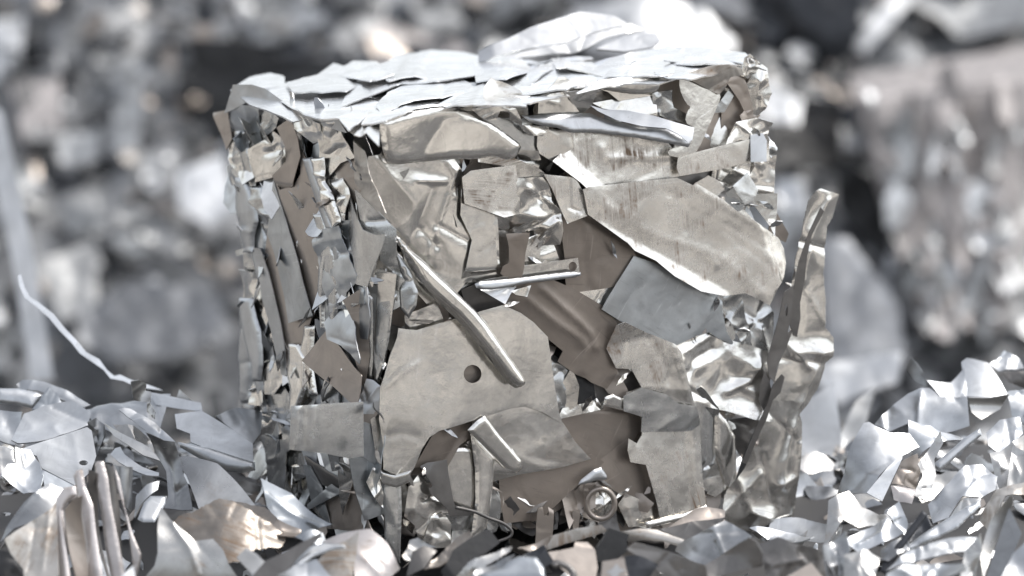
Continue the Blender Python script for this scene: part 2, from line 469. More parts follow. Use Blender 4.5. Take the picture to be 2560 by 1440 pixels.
# solid heart of the block, a little inside the faces
def heart():
    fr = [on(FRONT, 965, 330, -.03), on(FRONT, 1880, 225, -.03), on(FRONT, 1765, 1275, -.03), on(FRONT, 1020, 1320, -.03)]
    lf = [on(LEFT, 615, 262, -.03), on(LEFT, 660, 1190, -.03)]
    dz = np.array((0, 0, -.014))
    tr = fr[1] + (lf[0] - fr[0]); br = fr[2] + (lf[1] - fr[3])
    v = [fr[0] + dz, fr[1] + dz, tr + dz, lf[0] + dz, fr[3], fr[2], br, lf[1]]
    V, F = [], []
    n = 22
    for q in ((0, 1, 5, 4), (3, 0, 4, 7), (2, 3, 7, 6), (1, 2, 6, 5), (3, 2, 1, 0)):
        o = len(V); a, b, c, d = (v[i] for i in q)
        nn = np.cross(b - a, d - a); nn /= np.linalg.norm(nn)
        for j in range(n + 1):
            for i in range(n + 1):
                s, t = i / n, j / n
                p = (a * (1 - s) + b * s) * (1 - t) + (d * (1 - s) + c * s) * t
                p = p - nn * 0.010 * (0.5 + noise.noise(Vector(p * 22))) * (0 < i < n and 0 < j < n)
                V.append(tuple(p))
        for j in range(n):
            for i in range(n):
                k = o + j * (n + 1) + i; F.append((k, k + n + 1, k + n + 2, k + 1))
    return make_obj('core', V, F, [(p[0], p[2]) for p in V], [True] * len(F), 'dark', BALE)  # coloured dark so that gaps between the sheets look deeply shaded
heart()

def filler(name, plane, quad, num, smin, smax, mats, seed, h=(-26, -8), wob=0.28, style='crush', along=None):
    """The small crushed pieces showing in the gaps between the big ones, one mesh per metal."""
    rng = random.Random(seed); bs = {m: Batch() for m in mats}
    asp = (.25, .8) if along is None else (.16, .4)
    q = [on(plane, *p) for p in quad]
    for i in range(num):
        s, t = rng.random(), rng.random()
        p = (q[0] * (1 - s) + q[1] * s) * (1 - t) + (q[3] * (1 - s) + q[2] * s) * t + plane.n * rng.uniform(*h) * .001
        sp = None if along is None else along + rng.gauss(0, .3)
        fr = frame_for(p, plane.n, rng, wob, sp)
        bs[rng.choice(mats)].add(free_sheet(rng, rng.uniform(smin, smax), rng.uniform(*asp), fr, style, rng.uniform(.4, 1), roll=0 if plane is TOP else rng.uniform(-.8, .8)))
    for m, b in bs.items():
        if b.v: b.obj(name, m, BALE)['kind'] = 'stuff'

filler('crushed_scrap', FRONT, ((955, 320), (1880, 200), (1755, 1270), (1010, 1300)), 330, .06, .15, ('grey', 'light', 'brown', 'light'), 3, h=(-20, -3), wob=.2)
filler('crushed_scrap', LEFT, ((615, 340), (900, 410), (945, 1260), (665, 1180)), 320, .10, .21, ('grey', 'blue', 'light', 'light', 'bright'), 5, h=(-15, -3), wob=.2, along=math.pi / 2)
filler('crushed_scrap', TOP, ((700, 225), (1300, 150), (1800, 155), (960, 270)), 80, .15, .3, ('white', 'bright'), 6, h=(-10, -2), wob=.04, style='dent')
filler('edge_scrap', LEFT, ((590, 300), (640, 300), (690, 1180), (650, 1180)), 90, .04, .09, ('bright', 'light', 'blue'), 8, h=(-16, 0), wob=.4, style='foil')
filler('edge_scrap', FRONT, ((1860, 200), (1900, 180), (1795, 1260), (1750, 1270)), 70, .03, .09, ('grey', 'light', 'brown'), 9, h=(-24, -6), wob=.4)
filler('edge_scrap', FRONT, ((1010, 1250), (1760, 1230), (1760, 1290), (1010, 1330)), 70, .03, .09, ('dark', 'brown', 'grey'), 10, h=(-18, 6), wob=.5)

def F(name, crop, pts, h, mat='light', style='plate', label=None, **kw): return piece(name, crop, pts, FRONT, h, mat, style, BALE, label, grow=11 if h < 12 else 6 if h < 20 else 2, **kw)
def Lf(name, crop, pts, h, mat='grey', style='plate', label=None, **kw): return piece(name, crop, pts, LEFT, h, mat, style, BALE, label, grow=7 if h < 12 else 4, **kw)
def Cn(name, crop, pts, h, mat='grey', style='plate', label=None, **kw): return piece(name, crop, pts, CORNER, h * .6 - 4, mat, style, BALE, label, grow=3, **kw)
def Tp(name, crop, pts, h, mat='white', style='plate', label=None, **kw): return piece(name, crop, pts, TOP, h, mat, style, BALE, label, space=kw.pop('space', 6), rnd=1.0, **kw)

# --- front face, upper band
F('curled_plate', 'A', [(1440,985),(1470,960),(1700,895),(2000,862),(2180,905),(2330,985),(2480,1095),(2570,1160),(2540,1230),(2480,1285),(2350,1245),(2200,1270),(2040,1265),(1900,1280),(1700,1300),(1560,1315),(1500,1290),(1460,1180)], 22, 'light', 'smooth', 'broad smooth plate with rounded edges below the top left corner', pillow=(9, 26), ridges=[([(1750,1280),(1950,960),(2120,920)], 90, -5)], smooth=1, grain=80, tilt=(-6, -9))
F('crumpled_flap', 'B', [(0,830),(150,825),(280,870),(330,960),(340,1000),(520,1010),(545,1050),(500,1085),(400,1080),(350,1040),(310,990),(240,960),(230,900),(160,890),(130,960),(60,960),(0,930),(-60,880)], 32, 'light', 'crush', jag=.6, curl=(4, 5))
F('plate', 'B', [(310,1180),(460,1185),(465,1080),(400,1075),(240,960),(0,960),(0,1010),(150,1080)], 17, 'grey', 'smooth', curl=(3, 6))
F('plate', 'B', [(465,1090),(540,1040),(740,1055),(745,1180),(570,1280),(480,1225),(462,1170)], 22, 'stained', 'plate', curl=(3, 5))
F('stained_band', 'B', [(570,1280),(740,1180),(740,1060),(1000,1070),(1250,1105),(1500,1150),(1590,1250),(1700,1230),(2010,1150),(2260,1080),(2290,1130),(2290,1280),(2000,1330),(1580,1400),(1350,1450),(1050,1495),(870,1505),(800,1440),(700,1370)], 19, 'stained', 'plate', 'wide beige plate streaked with brown dirt', ridges=[([(790,1080),(850,1480)], 12, -2), ([(980,1180),(1020,1270),(1500,1250)], 30, 4)], curl=(3, 5), grain=85)
strap = F('strap', 'B', [(1590,1255),(2010,1150),(2170,1118),(2172,1290),(1900,1355),(1600,1400),(1580,1340)], 27, 'stained', 'smooth', 'flat strap with brown smears crossing the right edge', curl=(2, 4), grain=80)
strape = F('strap_end', 'B', [(2172,1085),(2262,1070),(2292,1130),(2287,1285),(2172,1290)], 28, 'bright', 'smooth', tilt=(0, 10), curl=(5, 8))
F('plate', 'B', [(920,830),(1390,760),(1400,910),(1250,905),(1000,865)], 15, 'light', 'plate')
F('plate', 'B', [(1400,760),(1530,740),(1545,860),(1640,905),(1645,970),(1510,940),(1410,900)], 17, 'grey', 'dent', curl=(4, 6))
F('plate', 'B', [(470,800),(560,760),(680,740),(790,890),(780,930),(460,925)], 22, 'light', 'plate')
F('plate', 'B', [(680,740),(950,715),(890,850),(800,915)], 20, 'light', 'plate', tilt=(0, -6))
F('folded_lip', 'B', [(960,715),(1100,740),(1380,760),(1110,800),(1030,740)], 22, 'light', 'smooth')
F('rolled_edge', 'B', [(700,720),(950,645),(1200,615),(1420,635),(1440,690),(1400,745),(1250,765),(1050,735),(950,715)], 20, 'light', 'smooth', pillow=(13, 17), smooth=1)
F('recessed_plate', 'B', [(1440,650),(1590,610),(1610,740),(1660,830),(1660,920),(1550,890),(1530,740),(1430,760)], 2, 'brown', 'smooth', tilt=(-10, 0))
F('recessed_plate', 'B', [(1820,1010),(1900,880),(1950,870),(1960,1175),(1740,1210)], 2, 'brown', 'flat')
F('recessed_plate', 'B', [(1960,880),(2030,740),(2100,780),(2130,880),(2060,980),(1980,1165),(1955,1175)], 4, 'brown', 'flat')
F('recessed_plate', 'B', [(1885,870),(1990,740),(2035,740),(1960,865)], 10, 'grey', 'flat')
F('strap', 'B', [(1990,660),(2055,615),(2115,650),(2150,760),(2205,850),(2120,890),(2080,800)], 15, 'brown', 'plate')
F('corner_fold', 'B', [(2150,700),(2200,570),(2250,530),(2285,560),(2292,660),(2314,740),(2272,870),(2220,940),(2185,850),(2150,760)], 18, 'light', 'crush', curl=(8, 9), jag=.6)
F('corner_fold', 'B', [(2090,600),(2120,470),(2160,436),(2230,505),(2215,570),(2150,625)], 20, 'light', 'crush', curl=(6, 7))
F('small_plate', 'B', [(1970,1150),(2050,980),(2210,948),(2333,985),(2310,1075),(2220,1070),(2180,1120),(2080,1115)], 20, 'light', 'dent', curl=(4, 5), ridges=[([(2050,985),(2180,1080)], 14, 5)])
F('edge_flap', 'B', [(2300,1070),(2358,1180),(2330,1250),(2285,1190)], 12, 'grey', 'crush')
F('small_plate', 'B', [(2095,925),(2170,865),(2225,925),(2180,965),(2110,975)], 14, 'brown', 'dent')
F('waisted_bracket', 'B', [(1600,615),(1720,650),(1910,745),(1922,785),(1880,885),(1830,1000),(1740,1200),(1700,1225),(1590,1255),(1520,1240),(1505,1200),(1590,1170),(1640,1160),(1690,1090),(1710,1020),(1640,980),(1660,890),(1690,860),(1650,830),(1600,720)], 30, 'light', 'smooth', 'bone shaped bracket with a dirty fold at its top', smooth=1, curl=(3, 6), tilt=(0, 6))
F('folded_corner', 'B', [(1600,615),(1650,590),(1850,530),(2000,520),(2090,550),(2104,600),(2000,615),(1960,705),(1912,750),(1720,655)], 33, 'dirty', 'dent', curl=(5, 8), tilt=(0, -8))
F('twisted_strip', 'B', [(340,930),(600,918),(880,912),(1000,955),(1250,1005),(1480,1010),(1570,1060),(1690,1100),(1685,1130),(1660,1172),(1500,1142),(1330,1112),(1150,1085),(950,1062),(720,1060),(620,1022),(500,1010),(400,980)], 38, 'bright', 'smooth', 'long twisted bright strip under the top edge', tilt=(0, 14), pillow=(6, 14), jag=.5)
F('leaf_strip', 'B', [(890,848),(1000,880),(1180,888),(1400,930),(1560,978),(1708,1020),(1692,1112),(1655,1130),(1570,1062),(1480,1022),(1300,1008),(1100,962),(950,892)], 52, 'bright', 'smooth', tilt=(0, 26), curl=(3, 6))

# --- front face, middle
F('dented_plate', 'C', [(1365,130),(1380,0),(1500,-20),(2000,-10),(2075,100),(2110,210),(2140,350),(2340,410),(2352,590),(2372,940),(2110,950),(2045,1030),(1860,1160),(1720,1000),(1640,700),(1560,600),(1480,480),(1420,250)], 8, 'light', 'dent', 'large dented plate on the left half of the front', k=.95, ridges=[([(2080,120),(2100,450)], 26, -6), ([(1740,160),(1960,170)], 30, 5), ([(1780,560),(1900,690)], 40, -5), ([(1970,10),(2070,130)], 20, 4)], curl=(4, 6), grain=85)
F('plate', 'C', [(2110,250),(2340,415),(2352,700),(2372,940),(2120,940),(2180,640),(2100,450)], 13, 'light', 'flat')
F('six_sided_plate', 'D', [(-60,100),(20,88),(270,58),(282,150),(300,290),(306,412),(180,437),(0,375),(-100,340),(-120,150)], 19, 'stained', 'flat', 'grey six sided plate with vertical scrape marks', grain=5, curl=(2, 3))
F('stained_band', 'D', [(0,-60),(280,0),(450,60),(530,118),(535,165),(290,158),(275,100),(270,60),(0,22)], 16, 'stained', 'plate')
F('crumpled_foil', 'D', [(290,165),(535,155),(605,300),(622,420),(635,560),(622,662),(520,676),(460,610),(440,560),(300,595),(200,588),(145,500),(180,450),(300,400)], 14, 'light', 'crush', 'crumpled shiny sheet between the two large plates', k=1.6, ridges=[([(500,270),(500,350)], 14, 7), ([(555,260),(560,350)], 14, 7), ([(470,640),(600,480)], 24, 8)], jag=.7)
F('folded_strip', 'D', [(515,118),(720,140),(762,150),(832,270),(872,432),(700,503),(640,370),(580,230)], 27, 'stained', 'plate', ridges=[([(715,150),(720,380),(800,415)], 12, -3)], curl=(3, 5))
F('brown_plate', 'D', [(640,420),(700,495),(860,455),(1180,675),(1322,945),(1000,1010),(708,1052),(690,900),(688,770)], 14, 'umber', 'flat', 'brown three cornered plate with vertical bands', ridges=[([(800,520),(860,1020)], 22, -3), ([(880,560),(930,1010)], 36, 3)], grain=4)
F('narrow_strip', 'D', [(350,860),(380,655),(470,610),(450,800)], 8, 'light', 'flat')
F('narrow_strip', 'D', [(440,800),(460,640),(560,670),(610,800)], 6, 'light', 'flat')
F('recessed_plate', 'D', [(110,600),(230,600),(235,800),(180,960),(120,960)], 2, 'light', 'flat')
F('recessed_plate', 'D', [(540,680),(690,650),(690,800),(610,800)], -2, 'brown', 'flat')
F('brown_bracket', 'D', [(215,598),(392,588),(360,740),(350,850),(330,950),(310,966),(220,950),(172,905),(190,850),(238,820),(235,700)], 22, 'umber', 'flat', curl=(2, 3))
drilled = F('drilled_strip', 'D', [(340,850),(500,828),(520,800),(545,822),(780,790),(792,900),(700,935),(540,960),(300,990),(130,1020),(0,1012),(0,965),(190,930),(330,940)], 20, 'light', 'smooth', 'strip with a round hole in its right end', holes=[(743,852,33,38)], grain=82, tilt=(0, -4))
lip = F('strip_lip', 'D', [(-40,975),(120,962),(320,945),(560,915),(795,892),(803,935),(560,966),(320,992),(130,1032),(-20,1030)], 30, 'bright', 'smooth', pillow=(7, 8), smooth=1)
F('diagonal_plate', 'D', [(830,240),(870,222),(1200,185),(1580,148),(1705,208),(1730,190),(1950,325),(2060,416),(2110,400),(2200,490),(2430,638),(2472,720),(2478,830),(2440,930),(2380,1020),(2310,1157),(2270,1130),(2120,1060),(1950,1080),(1750,1040),(1540,920),(1400,800),(1230,720),(1180,662),(1000,532),(870,440)], 33, 'stained', 'plate', 'large pale plate slanting across the upper right of the front', k=1.0, ridges=[([(1700,210),(2060,425),(2430,650)], 22, 2), ([(1500,260),(1800,460),(2100,680),(2340,860)], 14, -1.2), ([(1800,430),(2100,590),(2370,750)], 12, -1.2), ([(930,260),(1080,420),(1400,600),(1900,760),(2250,1060)], 50, 2), ([(1850,790),(1890,850)], 20, 4)], curl=(4, 6), grain=85)
F('small_plate', 'D', [(1590,130),(1890,60),(1870,165),(1720,205),(1690,215)], 4, 'dark', 'flat')
F('small_plate', 'D', [(1950,180),(2100,40),(2335,0),(2310,280),(2220,250),(2140,110),(2030,215)], 8, 'light', 'crush')
F('small_plate', 'D', [(1720,190),(1830,128),(1952,190),(1955,335)], 20, 'light', 'flat')
F('bent_tab', 'D', [(1945,285),(2030,228),(2112,350),(2100,402),(2060,412),(1960,335)], 24, 'grey', 'flat', tilt=(10, 0))
F('bent_tab', 'D', [(2030,212),(2140,106),(2224,240),(2185,330),(2120,354)], 30, 'grey', 'smooth', curl=(6, 6), tilt=(0, 8))
F('small_plate', 'D', [(2200,288),(2365,282),(2362,400),(2342,585),(2318,520),(2200,345)], 18, 'light', 'flat')
F('edge_flap', 'D', [(2360,405),(2435,580),(2422,635),(2340,585)], 8, 'brown', 'flat')
F('blue_grey_plate', 'F', [(920,-345),(1080,-290),(1240,-200),(1430,-80),(1640,-50),(1630,80),(1662,250),(1742,372),(1600,310),(1520,258),(1400,290),(1258,357),(1000,260),(800,163),(663,75),(720,-30),(780,-130)], 21, 'blue', 'plate', 'blue grey curved plate below the large slanting plate', bend=(0, -7), curl=(3, 5), grain=30)
F('small_plate', 'D', [(770,1058),(880,1030),(1085,988),(990,1172),(800,1203)], 9, 'light', 'plate')
F('white_fold', 'D', [(10,1040),(285,1018),(240,1080),(200,1145)], 24, 'bright', 'dent', tilt=(0, 8))
F('ribbed_tab', 'D', [(255,1050),(400,1008),(372,1090),(290,1076)], 20, 'light', 'flat')
F('embossed_plate', 'F', [(-130,10),(-70,-60),(60,-140),(250,-150),(420,-80),(640,50),(750,170),(772,260),(722,400),(762,570),(680,692),(560,642),(520,612),(440,580),(302,482),(342,402),(220,302),(100,180),(0,110)], 12, 'umber', 'plate', 'brown plate with a pressed groove bending downwards', ridges=[([(180,-90),(400,110),(560,260),(600,380)], 36, 7), ([(60,-10),(300,190),(480,310),(530,390),(490,570)], 40, 6)], grain=40)
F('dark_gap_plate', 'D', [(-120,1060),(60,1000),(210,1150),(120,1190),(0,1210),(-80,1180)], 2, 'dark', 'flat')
F('crumpled_side', 'F', [(1620,-40),(1755,-60),(1800,150),(1865,345),(1855,375),(1770,345),(1700,200),(1655,120)], 16, 'grey', 'crush', k=1.3)
F('crumpled_side', 'F', [(1750,-60),(1960,-40),(2010,120),(2010,300),(1985,430),(1860,360),(1800,150)], 12, 'grey', 'crush')
F('crumpled_plate', 'F', [(1240,352),(1500,256),(1720,350),(1850,380),(2000,450),(1960,600),(1900,800),(1972,945),(1820,925),(1640,872),(1500,845),(1440,942),(1390,850),(1330,640),(1280,420)], 16, 'light', 'crush', 'wrinkled shiny plate beside the long grey plate', k=1.4, ridges=[([(1340,420),(1550,290)], 26, 9), ([(1340,620),(1420,480),(1560,400)], 30, -7), ([(1660,730),(1830,640),(1900,500)], 30, 8)])

# --- front face, lower
longp = F('long_plate', 'F', [(770,205),(830,178),(1000,260),(1240,357),(1290,420),(1340,640),(1400,850),(1442,1000),(1450,1440),(1480,1660),(1300,1700),(1105,1755),(1090,1650),(1050,1500),(1000,1312),(880,1292),(860,1200),(870,1105),(935,1145),(978,1080),(985,1000),(960,905),(845,890),(860,745),(975,700),(900,558),(780,552),(718,400)], 24, 'stained', 'plate', 'long ragged edged pale plate standing on the lower right', curl=(3, 5), ridges=[([(1040,300),(1180,560),(1290,900),(1340,1400),(1350,1650)], 30, -3), ([(1240,380),(1390,900),(1400,1650)], 26, 4)], grain=75)
F('grey_patch', 'F', [(843,775),(980,708),(1170,760),(1262,830),(1402,850),(1444,1000),(1380,1042),(980,1052),(985,935),(845,892)], 28, 'grey', 'plate', 'darker grey patch across the long plate', curl=(2, 4))
plip = F('plate_lip', 'H', [(1015,975),(1300,915),(1485,848),(1495,885),(1300,955),(1020,1022)], 31, 'light', 'smooth', pillow=(5, 7))
F('narrow_strip', 'F', [(1440,942),(1500,848),(1580,862),(1592,1000),(1580,1200),(1530,1440),(1450,1480)], 8, 'grey', 'smooth', bend=(0, -8))
F('narrow_strip', 'F', [(1590,900),(1650,990),(1692,1100),(1702,1460),(1650,1480),(1590,1200)], 10, 'light', 'smooth', pillow=(8, 12))
F('small_plate', 'H', [(1580,465),(1642,530),(1560,612),(1515,600)], 8, 'light', 'flat')
F('small_plate', 'H', [(1490,655),(1645,618),(1640,690),(1560,742),(1465,705)], 8, 'light', 'flat')
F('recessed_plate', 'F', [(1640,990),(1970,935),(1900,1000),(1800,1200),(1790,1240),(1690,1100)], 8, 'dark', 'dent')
F('brown_sheet', 'H', [(330,100),(560,78),(840,85),(960,100),(935,240),(862,352),(630,525),(540,472),(380,330),(300,250)], 6, 'umber', 'flat', 'flat dark brown sheet low on the front', grain=20)
F('brown_sheet', 'H', [(862,350),(885,490),(1000,513),(1060,720),(1092,865),(860,765),(690,662),(632,525)], 9, 'umber', 'flat', grain=60)
F('brown_sheet', 'H', [(-140,625),(0,585),(540,470),(632,525),(450,672),(350,762),(150,942),(80,935),(-100,955),(-125,800)], 11, 'umber', 'flat', 'brown sheet with a crease along the bottom of the front', ridges=[([(0,720),(110,930)], 8, -2)], grain=12)
F('crumpled_foil', 'H', [(350,750),(390,705),(600,690),(680,655),(840,790),(880,1000),(800,1030),(660,970),(450,900),(380,990)], 3, 'brown', 'crush')
F('small_plate', 'H', [(860,768),(1085,868),(1098,952),(1000,992),(880,1003),(808,850)], 17, 'light', 'plate')
F('white_curl', 'H', [(445,675),(632,526),(692,600),(694,640),(600,642),(550,665)], 26, 'bright', 'smooth', 'small white curled tab on the brown sheets', smooth=1, pillow=(7, 12))
F('half_round_plate', 'H', [(-360,150),(-250,108),(0,53),(150,78),(330,190),(422,330),(552,465),(350,522),(0,582),(-218,650),(-255,500),(-372,270)], 17, 'light', 'plate', 'pale plate with a curved top edge', curl=(3, 4), grain=15)
F('backing_plate', 'G', [(1560,500),(1720,235),(1900,188),(2030,150),(2120,100),(2140,160),(1890,350),(1790,520)], 11, 'umber', 'smooth', ridges=[([(1760,500),(1950,190)], 40, -4)])
F('panel', 'G', [(1800,440),(1860,415),(1995,412),(2012,560),(2042,700),(1990,910),(1880,880),(1830,800),(1795,600)], 8, 'light', 'smooth', pillow=(4, 12))
F('tapered_strip', 'G', [(1985,275),(2145,480),(2132,700),(2092,1010),(1990,1090),(2020,800),(2018,560)], 19, 'light', 'smooth', pillow=(6, 16))
F('pressed_strip', 'G', [(1955,245),(2030,170),(2090,132),(2200,280),(2370,480),(2378,540),(2332,584),(2260,552),(2100,390)], 27, 'light', 'smooth', 'round ended strip with raised edges', pillow=(7, 13), grain=35)
dtag = F('dark_tag', 'G', [(1588,540),(1640,510),(1785,483),(1796,600),(1832,800),(1850,850),(1985,900),(1960,922),(1810,925),(1780,860),(1660,752),(1643,710),(1672,690)], 29, 'dark', 'flat', 'dark notched tag with a thin wire running from it', curl=(2, 3))
dwire = tube('wire', 'G', [(1850,858),(2000,893),(2120,945),(2230,985),(2300,1045),(2285,1095),(2190,1132)], FRONT, [30, 32, 34, 36, 38, 38, 34], 2.3, 'dark', BALE)
F('crumpled_lump', 'G', [(1490,710),(1560,615),(1645,700),(1662,760),(1780,880),(1795,1000),(1775,1150),(1570,1095),(1540,1000),(1465,930),(1478,800)], 12, 'light', 'dent', k=1.6, curl=(8, 9))
F('crumpled_lump', 'G', [(1675,950),(1760,925),(1805,1000),(1795,1160),(1700,1165),(1615,1110)], 15, 'light', 'dent', k=1.6, curl=(8, 9))
F('small_plate', 'G', [(1800,930),(2000,920),(1990,1010),(1840,1030)], 12, 'grey', 'plate')
F('small_plate', 'G', [(1860,1030),(2030,990),(2000,1090),(1850,1130)], 8, 'grey', 'plate')
F('small_plate', 'G', [(2130,650),(2200,800),(2195,940),(2090,960)], 12, 'grey', 'plate')
F('backing_plate', 'E', [(1460,130),(1690,45),(1750,190),(1550,248),(1470,235)], 12, 'light', 'flat')
Cn('funnel', 'C', [(1560,720),(1620,780),(1680,880),(1730,1060),(1722,1160),(1670,1260),(1610,1180),(1600,1030),(1625,960)], 15, 'grey', 'dent', pillow=(8, 14))
F('holed_plate', 'E', [(1400,230),(1460,238),(1550,247),(1700,205),(1840,165),(1960,130),(2050,98),(2230,48),(2370,108),(2470,180),(2588,300),(2602,400),(2642,680),(2680,900),(2710,992),(2550,900),(2420,853),(2300,868),(2100,930),(1900,990),(1720,1040),(1640,1090),(1580,1180),(1520,1330),(1480,1392),(1380,1392),(1270,1345),(1268,1150),(1240,950),(1250,700),(1290,590),(1330,450),(1390,300)], 25, 'light', 'smooth', 'large pale grey plate with one round hole', k=1.6, holes=[(1992, 593, 73, 73)], curl=(4, 6), ridges=[([(1280,700),(1400,590),(1560,500)], 24, 1.2), ([(1290,1090),(1420,1060),(1560,1100)], 50, -2)], grain=8)
F('recessed_plate', 'E', [(1900,520),(1990,500),(2010,600),(1920,700),(1890,640)], 8, 'brown', 'flat')
F('recessed_plate', 'E', [(2000,500),(2100,520),(2080,690),(1900,700)], 3, 'brown', 'flat')
F('bent_bar', 'C', [(1560,590),(1640,690),(1700,735),(1780,795),(1880,900),(2050,1052),(2240,1232),(2392,1460),(2520,1640),(2582,1730),(2596,1770),(2560,1810),(2500,1822),(2400,1710),(2200,1445),(2060,1275),(1900,1140),(1760,1010),(1700,905),(1620,740)], 38, 'light', 'smooth', 'bent flattened bar lying diagonally across the front', pillow=(15, 20), smooth=1, thick=6, grain=40, space=4)
Cn('column', 'G', [(1262,645),(1405,635),(1415,900),(1402,1295),(1290,1125),(1278,850)], 22, 'grey', 'plate', 'upright folded strip at the lower front corner', pillow=(8, 14), grain=0)
Cn('column_band', 'G', [(1190,545),(1370,600),(1482,572),(1482,650),(1380,692),(1255,665)], 31, 'light', 'smooth', pillow=(6, 9))
F('small_plate', 'G', [(1020,465),(1120,478),(1200,530),(1250,640),(1262,800),(1255,895),(1128,945),(1058,700)], 13, 'blue', 'plate', grain=0)
F('crumpled_foil', 'G', [(1148,660),(1190,555),(1245,640),(1275,760),(1275,860),(1200,780)], 24, 'light', 'crush')
F('small_plate', 'E', [(1105,980),(1172,1010),(1202,1310),(1105,1230)], 14, 'blue', 'flat')
F('small_plate', 'E', [(1178,960),(1232,920),(1275,1275),(1220,1262)], 20, 'light', 'flat')
F('flag_plate', 'E', [(543,852),(640,848),(900,830),(1112,823),(1112,1100),(1118,1245),(1000,1262),(800,1222),(640,1204),(528,1192)], 30, 'grey', 'smooth', 'grey rectangular plate jutting out past the left corner', ridges=[([(590,860),(570,1190)], 40, 9), ([(720,860),(700,1200)], 60, 4)], curl=(3, 6), grain=2)
Cn('leaf_tab', 'E', [(1112,740),(1142,638),(1190,648),(1257,700),(1247,850),(1222,908),(1112,902),(1068,800)], 40, 'bright', 'dent', tilt=(0, 5), curl=(4, 6))
Cn('leaf_tab', 'E', [(1074,893),(1222,903),(1192,990),(1150,1002),(1098,950)], 40, 'brown', 'smooth')
# pieces showing in the gap right of the holed plate
F('recessed_plate', 'F', [(230,500),(300,480),(420,560),(410,600),(350,720),(380,860),(330,910),(290,800)], 4, 'grey', 'dent')
F('recessed_plate', 'F', [(350,720),(410,575),(445,700),(435,825),(380,875)], 9, 'light', 'flat', tilt=(12, 0))
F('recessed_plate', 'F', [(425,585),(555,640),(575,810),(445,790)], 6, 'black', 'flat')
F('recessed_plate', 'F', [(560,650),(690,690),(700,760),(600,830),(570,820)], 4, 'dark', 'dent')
F('recessed_plate', 'F', [(670,680),(775,578),(860,740),(840,775),(720,742)], 12, 'brown', 'flat', tilt=(10, 0))
F('curled_tab', 'F', [(668,845),(685,780),(745,758),(842,800),(832,885)], 20, 'light', 'smooth', pillow=(6, 8))
F('recessed_plate', 'F', [(370,862),(560,830),(600,818),(650,865),(330,915)], 9, 'light', 'plate')
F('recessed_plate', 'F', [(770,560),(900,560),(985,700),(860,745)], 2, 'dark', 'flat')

# ring, fork and bars along the bottom of the front
rc = px('H', [(645, 830)])[0]
ring = tube('ring', 'H', [(645 + 112 * math.cos(a), 830 + 120 * math.sin(a)) for a in np.linspace(0, 2 * math.pi, 14, endpoint=False)], FRONT, [22 + 7 * math.cos(a) for a in np.linspace(0, 2 * math.pi, 14, endpoint=False)], 4.0, 'brown', BALE, 10, True)
rplate = F('ring_plate', 'H', [(560,760),(720,720),(770,830),(700,930),(590,920)], 6, 'light', 'crush')
F('fork_bracket', 'H', [(148,868),(185,862),(195,930),(228,925),(230,862),(268,890),(262,1000),(250,1135),(128,1175),(136,1000)], 32, 'brown', 'flat', 'small fork ended bracket at the bottom', curl=(2, 3))
F('narrow_bar', 'H', [(428,900),(472,895),(462,1050),(430,1060)], 16, 'brown', 'flat')

# --- left face
Lf('brown_panel', 'C', [(600,140),(640,250),(740,220),(790,130),(800,0),(770,-100),(830,0),(920,250),(990,540),(930,640),(945,900),(900,1200),(840,1370),(850,1560),(760,1680),(640,1480),(560,1300),(520,1150),(510,950),(540,700),(570,400)], 10, 'brown', 'flat', 'long flat brown grey panel on the left side', grain=85, curl=(2, 4))
Lf('brown_panel', 'A', [(620,1030),(720,955),(770,1100),(792,1250),(730,1480),(640,1530),(590,1400),(690,1290),(680,1170)], 15, 'brown', 'flat', curl=(2, 4))
Lf('pale_strip', 'C', [(590,165),(625,300),(680,480),(770,790),(830,1050),(867,1240),(710,1292),(680,1100),(600,750),(550,600),(565,400)], 15, 'blue', 'flat', 'straight pale strip lying on the brown panel', grain=75, curl=(2, 3))
Lf('crumpled_foil', 'A', [(225,1000),(300,855),(480,865),(475,960),(440,1145),(330,1080)], 10, 'blue', 'crush', tilt=(8, 0))
Lf('crumpled_foil', 'A', [(205,1060),(330,1080),(420,1180),(400,1240),(450,1400),(400,1450),(250,1300),(215,1150)], 8, 'light', 'crush')
Lf('crumpled_foil', 'A', [(395,1200),(540,1110),(570,1050),(690,1160),(695,1290),(600,1405),(455,1445),(425,1310)], 13, 'light', 'dent', k=1.5, curl=(4, 5))
Lf('crumpled_foil', 'A', [(475,960),(530,875),(615,950),(600,1015),(540,1085)], 14, 'grey', 'crush')
Lf('curled_flap', 'A', [(715,960),(740,895),(830,930),(960,990),(970,1110),(890,1135),(800,1060),(730,1005)], 16, 'light', 'dent', k=1.5, curl=(5, 7))
Lf('curled_flap', 'A', [(955,1000),(1090,985),(1135,1090),(1205,1230),(1150,1262),(980,1215),(955,1110)], 14, 'light', 'crush')
Lf('curled_flap', 'A', [(970,1100),(1120,1090),(1235,1260),(1120,1300),(1000,1440),(960,1300)], 12, 'light', 'dent')
Lf('top_rim', 'A', [(215,905),(285,690),(420,690),(520,720),(750,865),(900,918),(1080,940),(1150,1050),(1100,1042),(960,992),(750,905),(560,845),(400,810),(300,870)], 17, 'bright', 'crush', 'crinkled bright rim along the top of the left side', k=.7)
Lf('shiny_strip', 'C', [(830,0),(900,-10),(985,240),(1065,540),(1010,565),(960,400),(890,180)], 15, 'bright', 'smooth', pillow=(9, 12))
Lf('feather_plate', 'C', [(918,650),(980,565),(1060,555),(1120,535),(1152,700),(1182,790),(1247,920),(1234,980),(1160,1052),(1152,1170),(1110,1224),(1040,1150),(990,1000),(950,800)], 20, 'blue', 'crush', 'ragged feather shaped pale plate', jag=.8, grain=70, k=.7)
